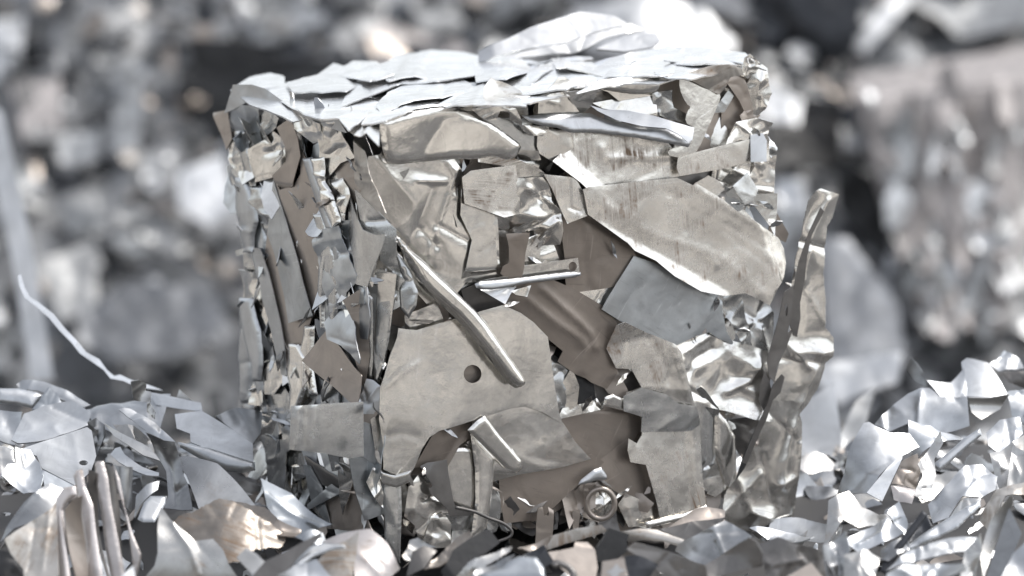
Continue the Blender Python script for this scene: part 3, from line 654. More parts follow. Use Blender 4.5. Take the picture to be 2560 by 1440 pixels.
Lf('shiny_strip', 'C', [(895,0),(995,-10),(1005,180),(1065,290),(1105,440),(1112,490),(1060,560),(1010,420),(955,230)], 18, 'light', 'dent', pillow=(8, 12))
Lf('shiny_strip', 'C', [(1005,170),(1095,105),(1200,280),(1165,420),(1110,370),(1060,270)], 13, 'light', 'crush')
Lf('brown_panel', 'C', [(1105,90),(1160,-10),(1245,-10),(1265,250),(1190,305)], 8, 'brown', 'flat')
Lf('edge_strip', 'C', [(1235,-140),(1310,-60),(1340,40),(1372,170),(1425,280),(1478,420),(1400,395),(1300,290),(1250,180)], 24, 'dirty', 'dent', 'worn strip bent over the upright front corner')
Lf('bent_flag', 'C', [(1185,310),(1260,480),(1300,560),(1380,600),(1438,600),(1420,700),(1330,1003),(1240,980),(1220,800),(1160,600),(1155,420)], 20, 'grey', 'smooth', 'curved grey flap near the front corner', bend=(0, -7), grain=80)
Cn('bent_flag', 'C', [(1370,615),(1444,605),(1422,740),(1382,1005),(1318,995),(1340,720)], 27, 'light', 'smooth', curl=(3, 5))
Cn('corner_fold', 'C', [(1250,240),(1400,385),(1500,500),(1565,560),(1570,720),(1632,900),(1632,1040),(1560,1035),(1550,900),(1440,800),(1385,600),(1300,565)], 14, 'grey', 'dent', k=1.4)
Cn('upright_strip', 'C', [(1410,875),(1562,920),(1545,1100),(1500,1450),(1400,1460),(1430,1000)], 22, 'light', 'smooth', curl=(4, 6), grain=80)
Cn('upright_strip', 'C', [(1325,1000),(1425,1000),(1410,1450),(1330,1450)], 12, 'grey', 'smooth')
Cn('upright_strip', 'E', [(1225,-20),(1372,-40),(1342,100),(1292,500),(1240,650),(1208,640),(1200,400)], 18, 'grey', 'smooth', pillow=(8, 14))
Cn('upright_strip', 'E', [(1125,-60),(1190,-10),(1202,480),(1182,650),(1150,600),(1130,300)], 12, 'grey', 'smooth', pillow=(5, 8))
Cn('narrow_panel', 'E', [(960,10),(1130,-105),(1147,200),(1157,450),(1132,620),(1070,770),(1058,800),(1083,590),(1040,450),(1050,200)], 18, 'brown', 'flat', curl=(3, 5), grain=85)
Lf('fan_plate', 'E', [(638,490),(740,365),(830,248),(872,310),(935,395),(1030,538),(1087,600),(1072,740),(1052,822),(990,803),(880,692),(755,590)], 24, 'brown', 'smooth', 'fan shaped plate with a scooped upper edge', grain=30, tilt=(0, 6))
Lf('white_curl', 'E', [(798,190),(850,98),(985,108),(1033,220),(1055,462),(1042,502),(940,362),(830,312),(818,240)], 30, 'bright', 'dent', 'bright reflecting curl above the fan shaped plate', tilt=(0, 10), bend=(90, -7))
Lf('shard', 'E', [(295,560),(340,478),(430,498),(472,600),(462,650),(400,742),(328,742)], 14, 'light', 'plate', curl=(3, 5))
Lf('shard', 'E', [(165,290),(200,175),(262,500),(272,600),(337,800),(335,835),(250,825),(195,600)], 12, 'light', 'crush')
Lf('shard', 'E', [(195,190),(320,125),(365,380),(300,485),(235,330)], 2, 'dark', 'crush', k=1.5)
Lf('shard', 'E', [(315,130),(350,-10),(560,560),(605,620),(560,605),(450,450),(380,300)], 12, 'light', 'dent')
Lf('shard', 'E', [(375,750),(450,665),(533,800),(522,920),(460,995),(415,880)], 12, 'grey', 'plate')
Lf('shard', 'E', [(215,1020),(335,850),(445,1000),(442,1062),(380,1095),(280,1125),(215,1155)], 12, 'light', 'dent')
Lf('shard', 'E', [(465,1035),(530,975),(535,1150),(485,1135)], 14, 'grey', 'plate')
Lf('shard', 'E', [(585,560),(640,515),(695,720),(660,755)], 10, 'bright', 'plate')
Lf('shard', 'E', [(700,600),(740,575),(775,650),(742,755),(690,805)], 6, 'dark', 'plate')
Lf('shard', 'E', [(765,600),(905,700),(915,835),(860,825)], 8, 'blue', 'plate')
Lf('edge_crumple', 'C', [(172,70),(285,12),(345,170),(445,250),(545,380),(535,472),(450,505),(350,432),(300,405),(235,330),(195,200)], 8, 'bright', 'foil', 'crumpled knot on the far left edge', k=.9, jag=.8)
Lf('edge_crumple', 'C', [(325,480),(450,438),(545,480),(535,560),(420,625),(400,685),(355,590)], 6, 'light', 'foil', k=.8, jag=.8)
Lf('edge_crumple', 'C', [(352,650),(545,680),(515,780),(430,925),(352,885)], 2, 'grey', 'foil', k=.7)
Lf('edge_crumple', 'C', [(322,890),(430,912),(515,830),(505,1000),(472,1285),(375,1275),(350,1100)], 7, 'light', 'foil', k=.7)
Lf('edge_tab', 'C', [(284,730),(440,698),(515,770),(480,795),(420,742),(305,762)], 14, 'grey', 'plate')
Lf('edge_tab', 'A', [(118,920),(210,900),(235,1100),(205,1175),(158,1030)], 6, 'brown', 'plate')
Lf('lower_plate', 'G', [(300,300),(320,285),(400,318),(530,330),(522,400),(492,420),(482,720),(355,665),(335,440)], 16, 'grey', 'dent', 'dull grey plate at the bottom left corner', curl=(3, 5))
for q, h_, m_ in (([(535,470),(625,435),(635,600),(540,645)], 8, 'grey'), ([(640,525),(692,538),(775,700),(835,1010),(700,810)], 12, 'blue'), ([(655,465),(925,640),(922,725),(755,655)], 10, 'dark'),
                  ([(795,430),(935,458),(925,630),(825,560)], 7, 'blue'), ([(918,600),(930,475),(1000,458),(1025,620),(1005,735),(950,905),(928,720)], 15, 'light'),
                  ([(680,870),(675,830),(850,685),(935,740)], 16, 'blue'), ([(995,680),(1062,700),(1132,945),(1165,1040),(950,1020)], 9, 'brown'), ([(800,800),(925,790),(940,1010),(840,1010)], 6, 'brown')):
    Lf('lower_strip', 'G', q, h_, m_, 'plate', curl=(3, 5))

# --- top face
TP = [('A', [(285,700),(420,640),(560,618),(660,638),(660,702),(500,715),(780,870),(720,905),(420,810)], 3), ('A', [(500,715),(700,690),(1150,690),(1230,650),(1180,780),(1400,800),(1430,860),(1320,890),(1250,960),(1180,1005),(1110,935),(980,935),(780,865)], 6),
      ('A', [(720,640),(950,606),(1060,550),(1350,600),(1150,690),(780,700)], 9), ('A', [(1055,550),(1250,518),(1400,522),(1520,580),(1350,605)], 13), ('A', [(1395,525),(1520,498),(1580,462),(1760,448),(1805,500),(1780,565),(1520,585)], 12),
      ('A', [(1775,455),(2100,448),(2400,488),(2570,498),(2570,580),(2200,585),(1900,645),(1600,660),(1450,705),(1160,785),(1235,650),(1520,585)], 8), ('A', [(1435,800),(1520,735),(1700,688),(2000,638),(2260,700),(1900,765),(1620,805),(1480,845)], 9),
      ('A', [(1335,900),(1440,828),(1620,798),(1900,768),(1955,800),(1800,842),(1500,932),(1325,935)], 7), ('A', [(1945,780),(2250,718),(2570,728),(2570,795),(2300,815),(2000,802)], 10),
      ('B', [(-20,480),(300,468),(375,540),(200,602),(0,592)], 9), ('B', [(298,560),(440,558),(560,518),(600,478),(625,540),(500,585),(420,625),(300,622)], 6), ('B', [(612,498),(880,528),(1012,572),(870,552),(640,542)], 14),
      ('B', [(435,622),(560,558),(870,538),(985,590),(920,642),(700,662),(500,672)], 10), ('B', [(878,532),(1060,468),(1400,408),(1482,388),(1605,410),(1380,452),(1230,482),(1010,572)], 12), ('B', [(1395,452),(1600,418),(2000,438),(2105,470),(1700,492),(1400,472)], 9),
      ('B', [(1005,572),(1230,488),(1680,478),(1695,522),(1450,572),(1250,582)], 13), ('B', [(1445,582),(1700,508),(2000,478),(2113,540),(2000,542),(1700,602)], 10), ('B', [(935,642),(1000,588),(1300,588),(1595,600),(1400,642),(1100,652),(800,672)], 12),
      ('B', [(-10,692),(180,638),(420,618),(485,672),(700,662),(945,652),(680,702),(400,712),(0,722)], 7), ('B', [(-10,732),(500,708),(962,705),(700,748),(400,785),(0,795)], 5), ('B', [(1610,380),(1800,388),(2100,438),(2250,510),(2110,482),(1800,432)], 8)]
for c, q, h_ in TP: Tp('top_sheet', c, q, h_, 'white', 'plate', k=1.9, grow=13, tilt=(0, 9), thick=2.0, bend=(0, -5))
Tp('corner_edge', 'A', [(1180,1010),(1260,950),(1330,905),(1500,935),(1440,985),(1430,1130),(1330,1060),(1230,1070)], 4, 'light', 'crush')
fl = [on(TOP, 1400, 120)]
dfl = float((fl[0] - CAM) @ AX)
for c, q, dd, tl, m_, l_ in (('B', [(-10,470),(-10,385),(200,315),(400,225),(600,158),(800,92),(920,103),(1080,128),(1190,190),(1120,206),(900,262),(700,342),(500,372),(250,412),(40,474)], -.05, 42, 'bright', 'long pale flap rising from the back of the top'),
                         ('B', [(90,492),(200,448),(480,378),(700,348),(900,262),(1135,208),(1165,272),(1000,312),(850,392),(750,425),(560,432),(300,458)], .0, 50, 'bright', None), ('B', [(930,392),(1160,278),(1412,263),(1443,330),(1382,382),(1160,413)], .01, 55, 'bright', None),
                         ('B', [(1140,205),(1200,185),(1305,240),(1230,256),(1150,268)], .03, 40, 'light', None)):
    piece('raised_flap', c, q, dict(tilt=tl, yaw=6, depth=dfl - .12 + dd), 0, m_, 'plate', BALE, l_, k=1.0, thick=2.2)

# --- torn flange hanging off the right corner
F('torn_flange', 'S', [(2016,506),(2037,478),(2050,473),(2094,487),(2081,544),(2066,569),(2061,625),(2056,687),(2062,744),(2061,819),(2080,844),(2078,890),(2060,906),(2056,925),(2044,969),(2019,1009),(1997,1034),(2005,1056),(2003,1106),(1997,1172),(1987,1250),(1980,1333),(1912,1331),(1878,1328),(1837,1319),(1816,1306),(1809,1281),(1816,1240),(1847,1187),(1878,1134),(1910,1060),(1928,1000),(1937,953),(1956,890),(1975,831),(1985,780),(1978,730),(1987,650),(2000,594)],
  20, 'light', 'dent', 'tall torn sheet standing off the right side', k=1.8, space=5, jag=.8, curl=(5, 6), ridges=[([(2055,880),(2010,1000),(1970,1120),(1955,1210)], 16, 9), ([(1950,1215),(1990,1190),(2000,1110)], 14, 7), ([(1840,1190),(1880,1280),(1925,1300)], 16, 8), ([(2070,500),(2030,580),(2010,700)], 12, 8), ([(1990,880),(2070,880)], 22, 7), ([(1900,1120),(1930,1260)], 20, -7)], grain=10)
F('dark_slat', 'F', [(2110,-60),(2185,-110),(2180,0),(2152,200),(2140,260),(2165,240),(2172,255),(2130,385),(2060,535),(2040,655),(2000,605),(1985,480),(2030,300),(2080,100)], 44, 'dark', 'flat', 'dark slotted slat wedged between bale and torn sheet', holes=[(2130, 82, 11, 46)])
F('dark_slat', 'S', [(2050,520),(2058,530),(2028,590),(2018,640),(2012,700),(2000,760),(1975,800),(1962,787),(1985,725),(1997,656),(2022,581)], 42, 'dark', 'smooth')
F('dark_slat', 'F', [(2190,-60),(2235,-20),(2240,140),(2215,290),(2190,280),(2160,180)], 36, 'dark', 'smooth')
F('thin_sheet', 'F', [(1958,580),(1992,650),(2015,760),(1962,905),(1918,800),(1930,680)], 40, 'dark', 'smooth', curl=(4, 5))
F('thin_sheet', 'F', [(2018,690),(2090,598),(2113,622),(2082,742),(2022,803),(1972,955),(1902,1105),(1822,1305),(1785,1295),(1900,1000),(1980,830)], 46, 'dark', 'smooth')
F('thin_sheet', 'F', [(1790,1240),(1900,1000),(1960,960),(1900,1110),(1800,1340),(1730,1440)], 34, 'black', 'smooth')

for ch, pa in ((lip, drilled), (plip, longp), (strape, strap), (ring, rplate), (dwire, dtag)):     # rims, ends and wire belong to their own sheet
    ch.location = ch.location - pa.location; ch.parent = pa

# long upright folds squeezed between the bigger sheets of the left side
rng = random.Random(41)
for i in range(26):
    if i % 3 == 0: x0 = rng.uniform(575, 655); y0 = rng.uniform(330, 840)
    elif i % 3 == 1: x0 = rng.uniform(785, 900); y0 = rng.uniform(360, 800)
    else: x0 = rng.uniform(650, 900); y0 = rng.uniform(780, 940)
    if i % 3 == 0: x0 = max(x0, 572 + (y0 - 300) * .085)
    L, w = rng.uniform(150, 330), rng.uniform(11, 24); lean = rng.uniform(-.10, .22); k_ = rng.uniform(-14, 14)
    n = 6; pts = []
    for j in range(n): t = j / (n - 1); pts.append((x0 + lean * L * t + k_ * math.sin(3.1 * t) - w * (.5 + .5 * math.sin(3 * t + .3)) * rng.uniform(.7, 1.1), y0 + L * t))
    for j in range(n - 1, -1, -1): t = j / (n - 1); pts.append((x0 + lean * L * t + k_ * math.sin(3.1 * t) + w * (.5 + .5 * math.sin(3 * t + .3)) * rng.uniform(.7, 1.1), y0 + L * t + rng.uniform(-4, 4)))
    Lf('folded_strip', None, pts, rng.uniform(4, 17), rng.choice(('light', 'bright', 'blue', 'grey', 'bright')), rng.choice(('dent', 'smooth', 'crush')), pillow=rng.choice((None, (7, 9), (9, 12))), grain=85, space=3.4)

# rolled lips along the top edges of the block
def lip_along(plane, pts, w, h, mat, seed):
    rg = random.Random(seed); P0 = np.array(pts, float); up, dn = [], []
    for a, b in zip(P0[:-1], P0[1:]):
        for t in (0, .33, .66): c = a + (b - a) * t; up.append(c - (0, w * rg.uniform(.4, 1.2))); dn.append(c + (0, w * rg.uniform(.4, 1.3)))
    piece('rolled_lip', None, up + dn[::-1], plane, h, mat, 'smooth', BALE, None, pillow=(7, w), space=3.2)
lip_along(FRONT, [(1180, 263), (1300, 247), (1420, 236), (1500, 224)], 8, 8, 'light', 1)
lip_along(FRONT, [(1480, 226), (1600, 205), (1700, 190), (1765, 178)], 9, 12, 'light', 2)
lip_along(FRONT, [(930, 296), (1000, 280), (1080, 268), (1180, 262)], 7, 8, 'white', 3)
lip_along(LEFT, [(588, 226), (650, 240), (740, 268), (800, 284), (870, 302)], 8, 8, 'white', 4)
# torn slivers caught along the joints of the big sheets
rng = random.Random(97); joints = []
for o in list(BALE.children):
    if o.get('kind') == 'stuff' or o.name.split('.')[0] in ('core', 'top_sheet', 'raised_flap', 'torn_flange', 'folded_strip', 'rolled_lip'): continue
    n = len(o.data.vertices)
    for _ in range(2):
        f = o.data.polygons[rng.randrange(len(o.data.polygons) * 9 // 10, len(o.data.polygons))]   # rim faces come last
        joints.append(np.array(BALE.location + o.location + f.center) if o.parent == BALE else None)
rng.shuffle(joints)
for c in [j for j in joints if j is not None][:95]:
    d = (c - CAM); ux = 1280 + FPX * (d @ RT) / (d @ AX); uy = 720 - FPX * (d @ UPV) / (d @ AX)
    if uy < 320 or uy > 1260 or ux < 640 or math.hypot(ux - 1182, uy - 935) < 70: continue
    pl = FRONT if ux > 960 else LEFT
    t = rng.uniform(0, 2 * math.pi); L, w = rng.uniform(10, 34), rng.uniform(2.5, 7); ax = np.array((math.cos(t), math.sin(t))); nx = np.array((-ax[1], ax[0])); m = np.array((ux, uy))
    pts = [m - ax * L, m - ax * L * .3 + nx * w, m + ax * L * .5 + nx * w * .8, m + ax * L, m + ax * L * .4 - nx * w * .7, m - ax * L * .4 - nx * w]
    piece('torn_sliver', None, pts, pl, rng.uniform(14, 30), rng.choice(('light', 'grey', 'brown', 'bright', 'dark', 'stained')), 'dent', BALE, None, space=2.6, rnd=9, k=1.3)

# ------------------------------------------------------------------ loose scrap round the bale: every sheet a thing
def S(name, crop, pts, mat, style, label, tilt=45, yaw=0, dd=0.0, cat='metal sheet', group=None, depth=None, **kw):
    mat = {'light': 'pile_light', 'bright': 'pile_bright', 'blue': 'pile_blue', 'grey': 'pile_grey', 'stained': 'dirty'}.get(mat, mat); kw.setdefault('thick', 1.6)
    if 'bend' not in kw and 'pillow' not in kw and style != 'flat':
        rg = random.Random(len(label) * 31 + SEED[0]); e = px(crop, pts); e = float(np.hypot(*(e.max(0) - e.min(0)))) * MM * 1000
        kw['bend'] = (rg.uniform(0, 180), rg.choice((-1, 1)) * rg.uniform(.06, .16) * e)
    return piece(name, crop, pts, dict(tilt=tilt, yaw=yaw, dd=dd, depth=depth), 0, mat, style, None, label, cat, group, **kw)

# --- left pile
S('metal_strip', 'S', [(44,690),(52,686),(62,720),(75,742),(100,758),(133,784),(160,818),(192,852),(215,880),(248,898),(268,925),(286,940),(300,936),(330,950),(372,962),(408,976),(345,968),(308,952),(276,946),(258,924),(232,906),(200,884),(178,856),(148,826),(122,794),(92,768),(62,745),(48,716)], 'white', 'smooth', 'long thin twisted strip rising into the air from the left pile', tilt=20, yaw=10, bend=(0, 1), cat='metal strip', space=3.2, k=1.0, thick=1.2)
S('metal_sheet', 'L', [(-30,190),(120,190),(250,215),(292,240),(220,325),(120,300),(-30,285)], 'bright', 'smooth', 'bright rolled sheet at the left edge, on top of the pile', tilt=40, dd=.04, pillow=(14, 22))
S('metal_strip', 'L', [(105,150),(150,123),(300,143),(480,218),(605,290),(560,314),(400,262),(250,202),(130,182)], 'bright', 'dent', 'long pale strip sloping down along the crest of the left pile', tilt=55, dd=.03, cat='metal strip')
S('metal_sheet', 'L', [(-30,330),(60,350),(155,385),(100,570),(-30,580)], 'bright', 'plate', 'pale plate cut by the left edge, left of the hooded plate', tilt=58, yaw=-10, dd=.02)
S('metal_sheet', 'L', [(210,330),(285,230),(320,185),(380,220),(420,300),(330,330)], 'blue', 'dent', 'small pale blue crumpled sheet under the crest strip', tilt=55, dd=.03)
S('metal_sheet', 'L', [(75,585),(110,470),(160,358),(300,318),(480,308),(605,380),(585,445),(330,532),(118,605)], 'bright', 'dent', 'hooded white plate shading the plate with a small hole', tilt=58, yaw=12, curl=(4, 6))
S('metal_sheet', 'L', [(125,600),(330,528),(580,445),(612,470),(642,640),(605,745),(500,835),(280,722),(245,640)], 'bright', 'flat', 'flat white plate with one small dark oval hole', tilt=48, yaw=10, dd=-.01, holes=[(557, 686, 29, 17)], curl=(2, 4))
S('metal_sheet', 'L', [(105,600),(200,595),(262,680),(292,780),(272,905),(160,905),(20,805),(55,722),(112,702)], 'bright', 'dent', 'rippled pale blue sheet below the hooded plate', tilt=50, dd=-.05, k=1.4)
S('metal_sheet', 'L', [(-30,568),(98,600),(112,700),(60,724),(28,805),(-30,770)], 'light', 'dent', 'grey white bulging sheet at the left edge, beside the rippled one', tilt=50, dd=-.03, pillow=(8, 14))
S('metal_sheet', 'L', [(565,300),(640,240),(700,208),(880,198),(1005,210),(1140,245),(1100,352),(1050,445),(760,445),(610,385)], 'bright', 'crush', 'crumpled white sheet on the crest behind the twisted piece', tilt=62, dd=.04)
S('metal_strip', 'L', [(995,212),(1340,283),(1350,342),(1200,325),(1040,300)], 'bright', 'flat', 'straight white bar end sticking out to the right on the crest', tilt=40, dd=.02, cat='metal strip', curl=(4, 5))
S('metal_sheet', 'L', [(1165,360),(1345,338),(1500,430),(1685,558),(1690,680),(1500,640),(1270,545),(1268,490),(1178,455)], 'bright', 'flat', 'large flat white plate between the twisted piece and the bale', tilt=66, dd=.0, curl=(3, 5))
S('metal_sheet', 'L', [(1440,372),(1560,315),(1760,285),(1740,480),(1680,562),(1560,470)], 'bright', 'plate', 'tilted white plate touching the left foot of the bale', tilt=55, yaw=15, dd=.08)
S('metal_strip', 'L', [(1185,545),(1400,588),(1560,640),(1700,682),(1702,735),(1620,752),(1500,742),(1390,692),(1200,582)], 'bright', 'smooth', 'rolled bright edge pointing at the bale below the flat white plate', tilt=35, dd=-.03, cat='metal strip', pillow=(16, 20))
S('metal_sheet', 'L', [(1240,740),(1170,605),(1250,608),(1450,688),(1600,832),(1765,1000),(1720,1015),(1600,985),(1480,945),(1330,1005)], 'grey', 'smooth', 'dull grey curved sheet running from the twisted piece to the bale', tilt=38, yaw=12, dd=-.05, bend=(30, -12), grain=30)
S('twisted_sheet', 'L', [(1008,490),(1030,500),(1100,538),(1168,545),(1182,600),(1222,750),(1305,960),(1318,1002),(1240,1003),(1105,988),(1122,900),(1102,740),(1050,640),(1028,560)], 'grey', 'dent', 'upright twisted grey sheet narrowing towards the top', tilt=15, yaw=-15, dd=-.07, grain=80, k=1.6, ridges=[([(1060,560),(1130,740),(1180,960)], 30, -9)])
S('metal_strip', 'L', [(788,330),(830,318),(872,322),(950,365),(1032,412),(1100,480),(1168,545),(1140,555),(1095,535),(1000,490),(870,390)], 'bright', 'crush', 'thin bright spike pointing left from the twisted grey sheet', tilt=45, dd=-.08, cat='metal strip', k=.7)
S('metal_strip', 'L', [(882,148),(930,135),(978,160),(972,205),(1006,210),(1002,290),(1042,350),(1032,395),(980,345),(982,282),(890,270)], 'light', 'dent', 'small curled ribbon standing on the crest above the spike', tilt=15, dd=-.06, cat='metal strip', k=1.5, curl=(6, 6))
S('metal_strip', 'L', [(1178,250),(1195,195),(1260,255),(1300,285),(1210,265)], 'light', 'flat', 'tiny pointed tip sticking up behind the white bar end', tilt=10, dd=.06, cat='metal strip')
S('metal_sheet', 'L', [(1125,1050),(1200,1010),(1290,1000),(1460,928),(1560,948),(1700,1010),(1885,1085),(1900,1130),(1867,1185),(1700,1242),(1640,1322),(1520,1345),(1490,1270),(1420,1182),(1300,1202),(1240,1150)], 'earthy', 'crush', 'torn muddy brown sheet with frayed edges in the lower left', tilt=52, dd=-.05, jag=1.6, k=.8, grain=20)
S('metal_sheet', 'L', [(1068,958),(1100,1000),(1140,1060),(1245,1150),(1300,1200),(1420,1185),(1490,1262),(1522,1345),(1620,1480),(930,1480),(1030,1372),(1052,1290),(1050,1100)], 'light', 'dent', 'large pale grey three cornered sheet standing below the muddy one', tilt=30, yaw=5, dd=-.09, ridges=[([(1150,1080),(1260,1250),(1330,1420)], 24, 8)])
CH = 'upright bent channels at lower left'
S('metal_channel', 'L', [(488,770),(510,735),(548,725),(572,850),(622,970),(642,1150),(695,1480),(600,1480),(560,1200),(528,1000),(508,860)], 'rosy', 'smooth', 'upright channel with a stepped edge, second from the left', tilt=22, yaw=-25, dd=-.12, cat='metal channel', group=CH, pillow=(9, 14), grain=80)
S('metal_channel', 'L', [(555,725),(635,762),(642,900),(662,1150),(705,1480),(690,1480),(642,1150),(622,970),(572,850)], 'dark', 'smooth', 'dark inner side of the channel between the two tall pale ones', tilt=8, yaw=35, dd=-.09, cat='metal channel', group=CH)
S('metal_channel', 'L', [(633,692),(650,676),(692,675),(722,790),(742,960),(782,1160),(845,1480),(745,1480),(702,1250),(670,1000),(643,850)], 'rosy', 'smooth', 'tallest upright channel with a flat pale front', tilt=22, yaw=-20, dd=-.13, cat='metal channel', group=CH, pillow=(9, 14), grain=80)
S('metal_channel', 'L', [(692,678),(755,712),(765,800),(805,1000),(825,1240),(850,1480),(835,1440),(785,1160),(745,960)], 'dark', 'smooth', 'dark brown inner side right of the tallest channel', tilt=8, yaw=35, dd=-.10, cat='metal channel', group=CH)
S('metal_channel', 'L', [(753,690),(800,800),(832,980),(882,1150),(945,1300),(942,1345),(905,1480),(880,1330),(858,1150),(828,1000),(780,850)], 'rosy', 'smooth', 'narrow rusty edged channel right of the tallest one', tilt=20, yaw=-20, dd=-.14, cat='metal channel', group=CH, pillow=(6, 8))
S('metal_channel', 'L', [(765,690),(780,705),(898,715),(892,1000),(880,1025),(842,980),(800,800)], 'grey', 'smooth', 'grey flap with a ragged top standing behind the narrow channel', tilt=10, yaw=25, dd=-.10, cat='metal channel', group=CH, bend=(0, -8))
S('metal_channel', 'L', [(375,925),(425,850),(503,840),(515,900),(455,950),(422,1000),(442,1200),(475,1480),(378,1480),(358,1100)], 'rosy', 'smooth', 'leftmost upright channel with speckled foot', tilt=22, yaw=-25, dd=-.11, cat='metal channel', group=CH, pillow=(9, 14))
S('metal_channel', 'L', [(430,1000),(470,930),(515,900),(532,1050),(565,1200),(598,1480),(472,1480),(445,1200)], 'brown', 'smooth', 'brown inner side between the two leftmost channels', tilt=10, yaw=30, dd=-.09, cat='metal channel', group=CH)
S('metal_sheet', 'L', [(30,1210),(120,1140),(210,1080),(340,998),(372,950),(382,1100),(385,1480),(165,1480)], 'stained', 'dent', 'rust flecked sheet under the folded leaf at lower left', tilt=32, yaw=10, dd=-.10, ridges=[([(230,1090),(190,1400)], 16, -6), ([(330,1010),(280,1420)], 16, 6)])
S('metal_sheet', 'L', [(-30,1185),(60,1060),(160,950),(330,815),(420,838),(505,838),(385,920),(342,1000),(200,1082),(100,1102),(-30,1170)], 'grey', 'dent', 'folded grey leaf of metal reaching in from the left edge', tilt=45, dd=-.13, ridges=[([(30,1110),(170,960),(320,820)], 14, 5)], k=1.3)
S('metal_strip', 'L', [(738,640),(770,612),(805,606),(832,640),(950,712),(1062,760),(1062,800),(985,790),(900,742),(790,680)], 'bright', 'smooth', 'bone shaped bright strip below the flat plates', tilt=50, dd=-.05, cat='metal strip')
S('metal_strip', 'L', [(1062,790),(1050,850),(930,970),(893,1040),(905,900),(980,830)], 'bright', 'smooth', 'bright strip leaning down left from the bone shaped one', tilt=45, dd=-.06, cat='metal strip')
S('metal_sheet', 'L', [(918,1062),(960,950),(1003,908),(1112,908),(1102,960),(1032,1082),(950,1082)], 'bright', 'smooth', 'small round cornered white plate left of the twisted grey sheet', tilt=50, dd=-.06, pillow=(6, 12))
S('metal_strip', 'L', [(698,445),(800,492),(950,558),(1002,588),(1075,690),(960,645),(850,565),(760,510)], 'light', 'plate', 'beige lath slanting down behind the twisted grey sheet', tilt=45, dd=-.02, cat='metal strip')
S('metal_sheet', 'L', [(595,420),(640,385),(695,430),(702,500),(645,640),(618,520)], 'grey', 'dent', 'small folded dark centred scrap beside the hooded plate', tilt=20, dd=-.02, curl=(8, 8))
S('metal_sheet', 'L', [(755,440),(900,450),(1010,500),(1030,600),(940,570),(800,500)], 'light', 'crush', 'creased pale sheet in the middle of the left pile', tilt=55, dd=0)
S('metal_sheet', 'L', [(270,725),(490,835),(500,870),(300,850)], 'blue', 'flat', 'blue grey strip of plate peeping out under the holed plate', tilt=45, dd=-.03)
S('metal_sheet', 'L', [(770,1480),(890,1368),(905,1480)], 'bright', 'flat', 'tiny bright corner beside the foot of the narrow channel', tilt=45, dd=-.16)
S('metal_sheet', 'L', [(-30,1250),(62,1282),(150,1380),(155,1480),(-30,1480)], 'black', 'crush', 'black crumpled scrap in the bottom left corner', tilt=35, dd=-.1)
S('metal_strip', 'L', [(1588,1302),(1658,1258),(1772,1350),(1690,1414)], 'light', 'flat', 'short flat pale bar under the muddy sheet', tilt=50, dd=-.10, cat='metal strip')

# --- in front of the bale
S('metal_sheet', 'G', [(305,690),(400,708),(540,748),(650,850),(750,950),(832,1012),(868,1032),(780,1045),(720,1062),(640,1062),(560,1042),(480,990),(400,952),(348,880),(326,780)], 'blue', 'dent', 'pale blue pointed sheet with a yellowed lower half', tilt=40, dd=-.05, grain=20, ridges=[([(360,800),(520,900),(780,1030)], 26, 8)], k=1.3)
S('metal_shard', 'G', [(200,1440),(330,1288),(500,1208),(640,1128),(770,1058),(783,1090),(690,1172),(560,1300),(440,1440)], 'dark', 'flat', 'dark pointed blade lying across the bottom left', tilt=25, dd=-.14, cat='metal shard', curl=(3, 4))
S('metal_sheet', 'G', [(775,1042),(920,1028),(1172,1028),(1302,1130),(1405,1280),(1292,1405),(1050,1440),(1030,1260),(1072,1060),(900,1145)], 'rosy', 'plate', 'broad lilac grey plate below the left corner of the bale', tilt=50, dd=-.06, ridges=[([(1080,1240),(1290,1400)], 40, 6)])
S('metal_sheet', 'G', [(725,1292),(860,1180),(1000,1108),(1078,1048),(1062,1200),(1015,1440),(830,1440)], 'stained', 'plate', 'beige plate with brown speckled edges at bottom centre left', tilt=48, yaw=-10, dd=-.11)
S('metal_strip', 'G', [(550,1330),(620,1240),(700,1168),(800,1138),(960,1156),(975,1182),(860,1204),(720,1256),(600,1340)], 'bright', 'smooth', 'curved bright strip hooking over the beige speckled plate', tilt=45, dd=-.13, cat='metal strip', pillow=(6, 10))
S('metal_sheet', 'G', [(565,1070),(700,1036),(790,1050),(830,1145),(740,1158),(640,1122)], 'blue', 'plate', 'small pale blue plate at the tip of the dark blade', tilt=50, dd=-.08)
S('metal_sheet', 'G', [(430,1440),(560,1325),(740,1288),(870,1440)], 'bright', 'plate', 'bright plate at the bottom edge, right of the dark blade', tilt=50, dd=-.13)
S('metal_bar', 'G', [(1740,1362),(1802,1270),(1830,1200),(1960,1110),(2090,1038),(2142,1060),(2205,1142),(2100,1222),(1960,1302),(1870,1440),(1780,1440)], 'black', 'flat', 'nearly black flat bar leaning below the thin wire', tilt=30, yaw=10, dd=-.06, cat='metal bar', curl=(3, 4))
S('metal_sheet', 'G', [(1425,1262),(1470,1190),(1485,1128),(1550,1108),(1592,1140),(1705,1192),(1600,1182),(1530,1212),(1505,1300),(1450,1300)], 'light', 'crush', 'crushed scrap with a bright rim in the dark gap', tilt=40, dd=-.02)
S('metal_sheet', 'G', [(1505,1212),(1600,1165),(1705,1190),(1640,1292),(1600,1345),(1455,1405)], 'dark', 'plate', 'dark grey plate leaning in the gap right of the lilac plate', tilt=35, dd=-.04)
S('metal_strip', 'G', [(1835,1410),(1960,1298),(2100,1240),(2180,1208),(2305,1125),(2292,1192),(2200,1262),(2000,1372),(1890,1440)], 'light', 'crush', 'frayed pale strip along the lower edge of the black bar', tilt=45, dd=-.08, cat='metal strip', jag=1.5, k=.6)
